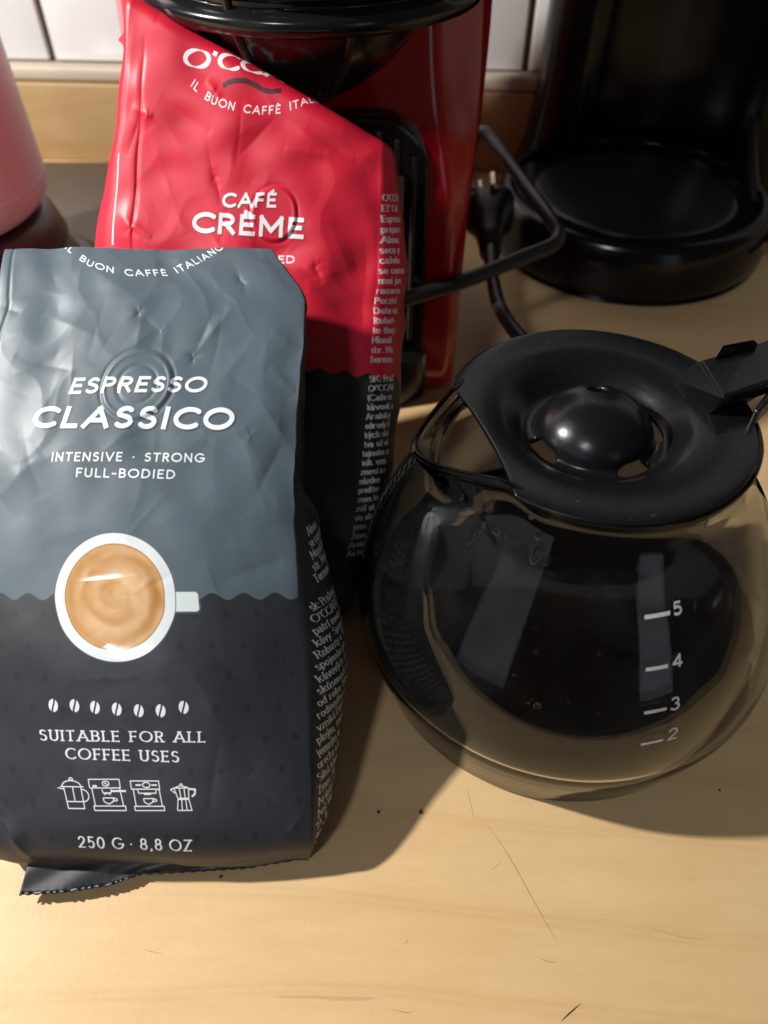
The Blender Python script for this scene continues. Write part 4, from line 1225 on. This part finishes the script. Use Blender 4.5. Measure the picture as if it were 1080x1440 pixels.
for i in range(90):
    phi = math.radians(rd.uniform(195, 330)); z = rd.uniform(4.5, 8.3) if i < 60 else rd.uniform(2, 8.4); r_ = rd.choice([.02, .03, .03, .045, .08]) * rd.uniform(.6, 1.2)
    rin = np.interp(z, I_[::-1, 1], I_[::-1, 0])
    p = Vector((rin * math.cos(phi), rin * math.sin(phi), z)) * S
    mt = Matrix.Translation(p) @ Matrix.Rotation(phi, 4, 'Z') @ Matrix.Diagonal((r_ * S * .35, r_ * S, r_ * S * rd.uniform(1, 1.8), 1))
    bmesh.ops.create_icosphere(bm, subdivisions=2, radius=1, matrix=mt)
me = bpy.data.meshes.new('water_droplets'); bm.to_mesh(me); bm.free()
WATER, N, L, b = new_mat('water'); b.inputs['Transmission Weight'].default_value = 1; b.inputs['IOR'].default_value = 1.33; b.inputs['Roughness'].default_value = 0
me.materials.append(WATER); me.polygons.foreach_set('use_smooth', [True] * len(me.polygons))
tag(link(bpy.data.objects.new('water_droplets', me), carafe), kind='stuff')

# ================================================================== RED CAPSULE MACHINE
RED = plastic('red_gloss_plastic', srgb(188, 12, 28), 0.10, coat=.4, rvar=.05)
mach = thing('capsule_machine', 'glossy red capsule coffee machine with black head and ribbed drip recess', 'coffee machine', (-3, 33, 0))
MX = -3.0
# loft: z, half front width, half outer width, front F, corner depth, back F
rows = [(0, 5.7, 6.25, 28.7, .8, 42), (1.5, 5.75, 6.3, 28.7, .8, 42.5), (5, 5.75, 6.35, 28.9, .9, 43), (8, 5.65, 6.5, 29.1, 1.2, 43.4), (10, 5.35, 6.75, 29.3, 2.0, 43.6), (12, 5.0, 7.0, 29.5, 3.2, 43.8), (14, 4.8, 7.15, 29.7, 4.0, 44), (17, 4.7, 7.1, 29.9, 4.2, 44), (20, 4.6, 6.8, 30.1, 4.2, 43.5), (22.5, 4.2, 6.0, 30.5, 4.0, 42), (23.6, 3.4, 4.8, 31.5, 3.4, 40)]
Rr = catmull(rows, 6)
V = []
for z, wf, wo, ff, cd, bk in Rr:
    half = [(0, ff - .25), (wf * .5, ff - .2), (wf * .9, ff), (wf, ff + .06), (wf + .10, ff + .20), (wf + (wo - wf) * .45, ff + cd * .45), (wo - .1, ff + cd * .85), (wo, ff + cd * 1.2), (wo, ff + cd + 3), (wo, bk - 3), (wo - .5, bk - 1), (wo - 2, bk), (0, bk + .3)]
    right_ = [(MX + x_, y_, z) for x_, y_ in half]
    left_ = [(MX - x_, y_, z) for x_, y_ in half[1:-1]][::-1]
    V += right_ + left_
nc = len(V) // len(Rr)
F_ = grid_faces(len(Rr), nc, wrap=True).tolist(); F_.append(list(range(nc))); F_.append([len(V) - nc + k for k in range(nc)])
body = mesh_obj('body', V, F_, RED, mach)
bm = bmesh.new(); bm.from_mesh(body.data); bmesh.ops.recalc_face_normals(bm, faces=bm.faces); bm.to_mesh(body.data); bm.free()
subsurf(body, 1)
# recess: black panel with vertical ribs, standing 2 mm proud of the front
FFr = 28.35
def rounded(x0, x1, z0, z1, r, n=10):
    out = []
    for cx_, cz_, a0 in ((x1 - r, z1 - r, 0), (x0 + r, z1 - r, 90), (x0 + r, z0 + .2, 180), (x1 - .2, z0 + .2, 270)):
        rr2 = r if a0 < 180 else .2
        for k in range(n + 1):
            t = math.radians(a0 + 90 * k / n); out.append((cx_ + rr2 * math.cos(t), cz_ + rr2 * math.sin(t)))
    return out
pr_ = PF(604, 260, FFr); pt_ = PF(540, 166, FFr)
x1r = pr_[0]; z1r = pt_[2]
R_ = rounded(2 * MX - x1r, x1r, .3, z1r, 2.0)
V = [(x_, FFr, z_) for x_, z_ in R_] + [(x_, 30.5, z_) for x_, z_ in R_]
n = len(R_); F_ = [list(range(n)), list(range(n, 2 * n))[::-1]] + [[i, (i + 1) % n, n + (i + 1) % n, n + i] for i in range(n)]
o = mesh_obj('recess_panel', V, F_, BLACKG, mach, smooth=False)
bm = bmesh.new(); bm.from_mesh(o.data); bmesh.ops.recalc_face_normals(bm, faces=bm.faces); bm.to_mesh(o.data); bm.free()
bevel(o, .15, 2)
RIB = plastic('rib_black', (0.012, 0.012, 0.013, 1), .4)
k = 0
xx = 2 * MX - x1r + .7
rib0 = None
while xx < x1r - .5:
    zt = z1r - .35 - max(0, abs(xx - MX) - (x1r - MX - 2.0)) ** 2 * .45
    if rib0 is None or True:
        box('rib', (xx - .11, FFr - .22, 3.0), (xx + .11, FFr + .05, zt), RIB, mach, bev=.08, seg=2)
    xx += .62
SILV = plastic('grey_plate', srgb(120, 122, 126), .35)
pa_ = PF(556, 246, FFr - .3); pb_ = PF(567, 300, FFr - .3)
box('level_plate', (pa_[0] - .8, FFr - .5, pb_[2]), (pb_[0], FFr - .26, pa_[2]), SILV, mach, bev=.1)
# drip tray under the recess
dt = [(PF(578, 560, 27.3)[0])]
V = []
tr_pts = []
for aa in np.linspace(-PI / 2 - 1.2, -PI / 2 + 1.2, 25):
    tr_pts.append((MX + 4.9 * math.sin(aa + PI / 2) / math.sin(1.2), 28.3 - 1.6 * (math.cos(aa + PI / 2) - math.cos(1.2)) / (1 - math.cos(1.2))))
n = len(tr_pts)
V = [(x_, y_, .05) for x_, y_ in tr_pts] + [(x_, y_, 2.4) for x_, y_ in tr_pts]
F_ = [list(range(n))[::-1], list(range(n, 2 * n))] + [[i, (i + 1) % n, n + (i + 1) % n, n + i] for i in range(n)]
o = mesh_obj('drip_tray', V, F_, BLACKG, mach, smooth=False); bevel(o, .2, 3)
bm = bmesh.new(); bm.from_mesh(o.data); bmesh.ops.recalc_face_normals(bm, faces=bm.faces); bm.to_mesh(o.data); bm.free()
# bowl-shaped black nozzle housing
bc = PF(425, 25, 27.6)
HX, HY = bc[0], 28.4
bz = PF(430, 172, 25.6)[2]
bt = 17.4
prof = [(0, bz), (.8, bz + .05), (1.7, bz + .35), (2.6, bz + .95), (3.45, bz + 1.8), (4.05, bz + 2.8), (4.35, bz + 3.8), (4.5, bt)]
pp = catmull([(a_, b_, 0) for a_, b_ in prof], 6)[:, :2]
lathe('nozzle_housing', pp, HX, HY, BLACKG, mach, n=72)
bands = plastic('brown_strap', srgb(42, 34, 30), .3)
for sgn in (-1, 1):
    P = []
    for t in np.linspace(.05, .95, 16):
        i = int(t * (len(pp) - 1)); r_, z_ = pp[i]
        an = -PI / 2 + sgn * .42
        P.append((HX + (r_ + .02) * math.cos(an), HY + (r_ + .02) * math.sin(an), z_))
    tube('strap', P, .13, bands, mach, n=8, smooth_path=False)
# wide round head rim over it
rimz = PF(420, 56, 24.0)[2]
RRr = 5.55
prof = [(3.9, rimz + .10), (RRr - .6, rimz + .0), (RRr - .25, rimz - .02), (RRr - .02, rimz + .18), (RRr, rimz + .42), (RRr - .22, rimz + .62), (RRr - .34, rimz + .68), (RRr - .30, rimz + .80), (RRr - .1, rimz + .95), (RRr - .05, rimz + 1.3), (RRr - .3, rimz + 1.8), (RRr - 1.2, rimz + 2.6), (RRr - 2.8, rimz + 3.1), (0, rimz + 3.3)]
lathe('head_rim', catmull([(a_, b_, 0) for a_, b_ in prof], 5)[:, :2], PF(425, 44, 24)[0], 24.0 + RRr - .2, BLACKG, mach, n=110)

# ================================================================== BLACK FILTER COFFEE MAKER
MAKER = plastic('maker_black', (0.003, 0.003, 0.004, 1), 0.17, dust=.05, rvar=.1, spec=.35)
mk = thing('filter_coffee_maker', 'tall black filter coffee maker with round warming base, at the right', 'coffee maker', (15, 43, 0))
bx_, by_ = 14.1, 43.4; BR = 7.7
prof = [(0, .04), (BR - .8, .04), (BR - .3, .15), (BR, .8), (BR - .05, 2.2), (BR - .3, 3.0), (BR - .7, 3.25), (BR - 1.0, 3.15), (BR - 1.25, 2.95), (0, 2.95)]
pp = []
lathe('base', catmull([(a_, b_, 0) for a_, b_ in prof], 5)[:, :2], bx_, by_, MAKER, mk, n=110)
lathe('hotplate', [(0, 3.12), (5.2, 3.12), (5.5, 3.05), (5.6, 2.96), (0, 2.96)], bx_, by_ - .4, plastic('hotplate_black', (.008, .008, .012, 1), .3), mk, n=96)
# column with concave front
V = []; zs_ = [0.05, 1, 3, 6, 10, 14, 18, 24]
for z in zs_:
    xl = np.interp(z, [0, 2, 5, 24], [7.8, 8.9, 9.4, 9.8]); xr = np.interp(z, [0, 3, 24], [25.5, 24.8, 24.8])
    pts = [(xl, 50.5), (xl + .5, 49.2), (xl + 2, 48.8)]
    for t in np.linspace(0, 1, 13):
        x_ = xl + 2.4 + (xr - xl - 4.8) * t; pts.append((x_, 48.8 + 2.4 * math.sin(PI * t) ** .7))
    pts += [(xr - 2, 48.8), (xr - .5, 49.2), (xr, 50.5), (xr, 51.8), (xl, 51.8)]
    V += [(x_, y_, z) for x_, y_ in pts]
nc = len(pts); F_ = grid_faces(len(zs_), nc, wrap=True).tolist(); F_ += [list(range(nc)), [len(V) - nc + k for k in range(nc)]]
o = mesh_obj('column', V, F_, MAKER, mk)
bm = bmesh.new(); bm.from_mesh(o.data); bmesh.ops.recalc_face_normals(bm, faces=bm.faces); bm.to_mesh(o.data); bm.free()
lathe('brew_head', catmull([(0, 19.6, 0), (6.5, 19.7, 0), (7.6, 20.2, 0), (8.0, 21.5, 0), (8.0, 28, 0), (7.4, 29.2, 0), (0, 29.5, 0)], 5)[:, :2], 16.2, 45.0, MAKER, mk, n=80)

# ================================================================== CABLES AND PLUG
RUB = plastic('black_rubber', (.014, .014, .015, 1), .35)
def cable(name, pts, r, label, cat='cable', flat=1.0):
    o = tube(name, pts, r, RUB, None, n=14, flat=flat, sub=12)
    P = np.mean(np.array(pts), axis=0) * S
    return tag(o, label, cat)
cable('power_cable', [PF(600, 260, 40), PF(630, 232, 41), PF(664, 198, 42), PF(680, 186, 41.6), PF(697, 204, 40.4), PF(735, 255, 37), PF(772, 305, 33.4), PF(785, 328, 32.2), PF(778, 344, 31.4), PF(735, 362, 30.6), PF(660, 392, 29.3), PF(600, 412, 28.1), PF(560, 424, 27.0)], .32, 'thick black cable bent to a sharp point between the two machines')
plug = thing('power_plug', 'black mains plug with bare metal pins standing beside the red machine', 'plug', PZ(690, 330, 0))
c0 = np.array(PF(688, 286, 38.3)); c1 = np.array(PF(690, 350, 34.5))
def ring_loft(name, secs, mat, parent, n=18, sq=3.0):
    V = []
    for c, rx, rz in secs:
        for k in range(n):
            a_ = 2 * PI * k / n; ca, sa = math.cos(a_), math.sin(a_)
            V.append((c[0] + rx * math.copysign(abs(ca) ** (2 / sq), ca), c[1] + 0, c[2] + rz * math.copysign(abs(sa) ** (2 / sq), sa)))
    F_ = grid_faces(len(secs), n, wrap=True).tolist() + [list(range(n)), [len(V) - n + k for k in range(n)]]
    o = mesh_obj(name, V, F_, mat, parent)
    bm = bmesh.new(); bm.from_mesh(o.data); bmesh.ops.recalc_face_normals(bm, faces=bm.faces); bm.to_mesh(o.data); bm.free(); return o
L_ = lambda t: c0 + (c1 - c0) * t
ring_loft('plug_body', [(L_(0), 1.15, .95), (L_(.08), 1.25, 1.05), (L_(.35), 1.2, 1.0), (L_(.5), .85, .8), (L_(.75), .62, .6), (L_(1.05), .5, .5)], RUB, plug)
PIN = plastic('brass_pin', srgb(210, 190, 170), .25); PIN.node_tree.nodes['Principled BSDF'].inputs['Metallic'].default_value = .9
for px, py in ((662, 250), (676, 262), (694, 250)):
    p = np.array(PF(px, py - 4, 38.6)); q = np.array(PF(px + 1, py + 14, 37.6))
    tube('pin', [p, (p + q) / 2, q], .22, PIN, plug, n=12)
cable_pts = [PF(690, 348, 34.6), PF(692, 385, 32.0), PF(700, 425, 29.5), PF(716, 455, 27.2), PF(738, 482, 25.2)]
tube('cord', cable_pts, [.42, .3, .3, .3, .3], RUB, plug, n=14)
cable('power_cable', [PF(1062, 150, 50), PF(1058, 210, 47), PF(1062, 270, 43), PF(1080, 325, 40), PF(1110, 370, 38)], .3, 'black cable hanging down at the right edge beside the black coffee maker')

# ================================================================== PALE JUG AND THE DARK TRAY
PALE = plastic('pale_cool_plastic', srgb(190, 216, 226), .32)  # bluish base colour, cooled to offset red light bounced off the red bag
JUG = thing('kettle', 'pale pink round kettle on a dark ribbed base at the left edge', 'kettle', (-23, 35, 0))
DGREY = plastic('dark_grey_plastic', srgb(50, 47, 47), .35)
jx, jy = -21.7, 36.2
jr = 5.5
prof = [(0, 4.8), (jr - 1.9, 4.8), (jr - .8, 5.0), (jr - .15, 5.6), (jr, 6.4), (jr - .02, 7), (jr - .15, 12), (jr - .35, 18), (jr - .8, 22), (jr - 2.6, 23.5), (0, 24)]
lathe('jug_body', catmull([(a_, b_, 0) for a_, b_ in prof], 6)[:, :2], jx, jy, PALE, JUG, n=110)
lathe('jug_foot', catmull([(0, 4.78, 0), (jr - 1.2, 4.78, 0), (jr - .3, 4.5, 0), (jr + .1, 3.6, 0), (jr + .2, 3.2, 0), (jr - .1, 2.9, 0), (jr + .2, 2.3, 0), (jr + .1, 1.5, 0), (0, 1.4, 0)], 5)[:, :2], jx, jy, DGREY, JUG, n=96)
lathe('power_base', catmull([(0, 1.3, 0), (jr + .6, 1.38, 0), (jr + 1.4, 1.1, 0), (jr + 1.9, .7, 0), (jr + 1.9, .5, 0), (jr + 1.6, .45, 0), (0, .45, 0)], 5)[:, :2], jx, jy, DGREY, JUG, n=96)
SLATE = plastic('dark_glass_hob', srgb(72, 68, 66), .22)
hob = box('hob', (-60, 22, .02), (-9.6, 53.9, .42), SLATE, None, bev=.15)
tag(hob, 'flat dark grey hob plate under the pink kettle, its edge near the wall', 'hob')

# crumbs
CRUMB = plastic('crumb_brown', srgb(70, 42, 24), .8)
def crumb(px, py, r, label):
    bm = bmesh.new(); bmesh.ops.create_icosphere(bm, subdivisions=2, radius=r * S)
    for v in bm.verts: v.co *= rd.uniform(.75, 1.15)
    me = bpy.data.meshes.new('crumb'); bm.to_mesh(me); bm.free(); me.materials.append(CRUMB)
    o = link(bpy.data.objects.new('crumb', me)); p = PZ(px, py, r * .7); o.location = [c * S for c in p]
    tag(o, label, 'crumb')
crumb(591, 1142, .055, 'dark brown crumb on the counter between bag and carafe')
crumb(532, 1142, .04, 'smaller brown crumb in the shadow beside the grey bag')
crumb(1012, 1111, .035, 'tiny dark speck on the counter right of the carafe')
crumb(310, 1233, .04, 'small crumb by the crimped edge under the grey bag')

# scratches in the laminate: hair-thin marks lying on the counter
SCR = plastic('scratch_brown', srgb(158, 118, 74), .6)
SCR2 = plastic('scratch_dark', srgb(60, 42, 26), .6)
def scratch(pts, w, mat):
    P = catmull([PZ(px, py, .004) for px, py in pts], 10); T = np.gradient(P, axis=0); T /= np.linalg.norm(T, axis=1)[:, None]
    n_ = np.stack([-T[:, 1], T[:, 0], 0 * T[:, 0]], -1); k = np.sin(np.linspace(0.02, PI - .02, len(P)))[:, None] * w / 2
    V = np.concatenate([P - n_ * k, P + n_ * k]); m_ = len(P)
    o = mesh_obj('scratch', V, [(i, i + 1, m_ + i + 1, m_ + i) for i in range(m_ - 1)], mat, ct, smooth=False)
scratch([(672, 1145), (700, 1180), (722, 1215), (748, 1262), (772, 1305), (786, 1328)], .016, SCR)
scratch([(788, 1437), (802, 1424), (818, 1410)], .035, SCR2)
scratch([(655, 1105), (662, 1130), (668, 1160)], .010, SCR)
scratch([(755, 1345), (770, 1352), (786, 1354)], .014, SCR)
scratch([(575, 1320), (572, 1324), (568, 1328)], .014, SCR)
scratch([(200, 1335), (230, 1342)], .012, SCR)
scratch([(900, 1300), (960, 1318), (1010, 1322)], .008, SCR)
scratch([(545, 1418), (572, 1424), (580, 1422)], .014, SCR)
scratch([(690, 1225), (700, 1216), (706, 1208)], .010, SCR)
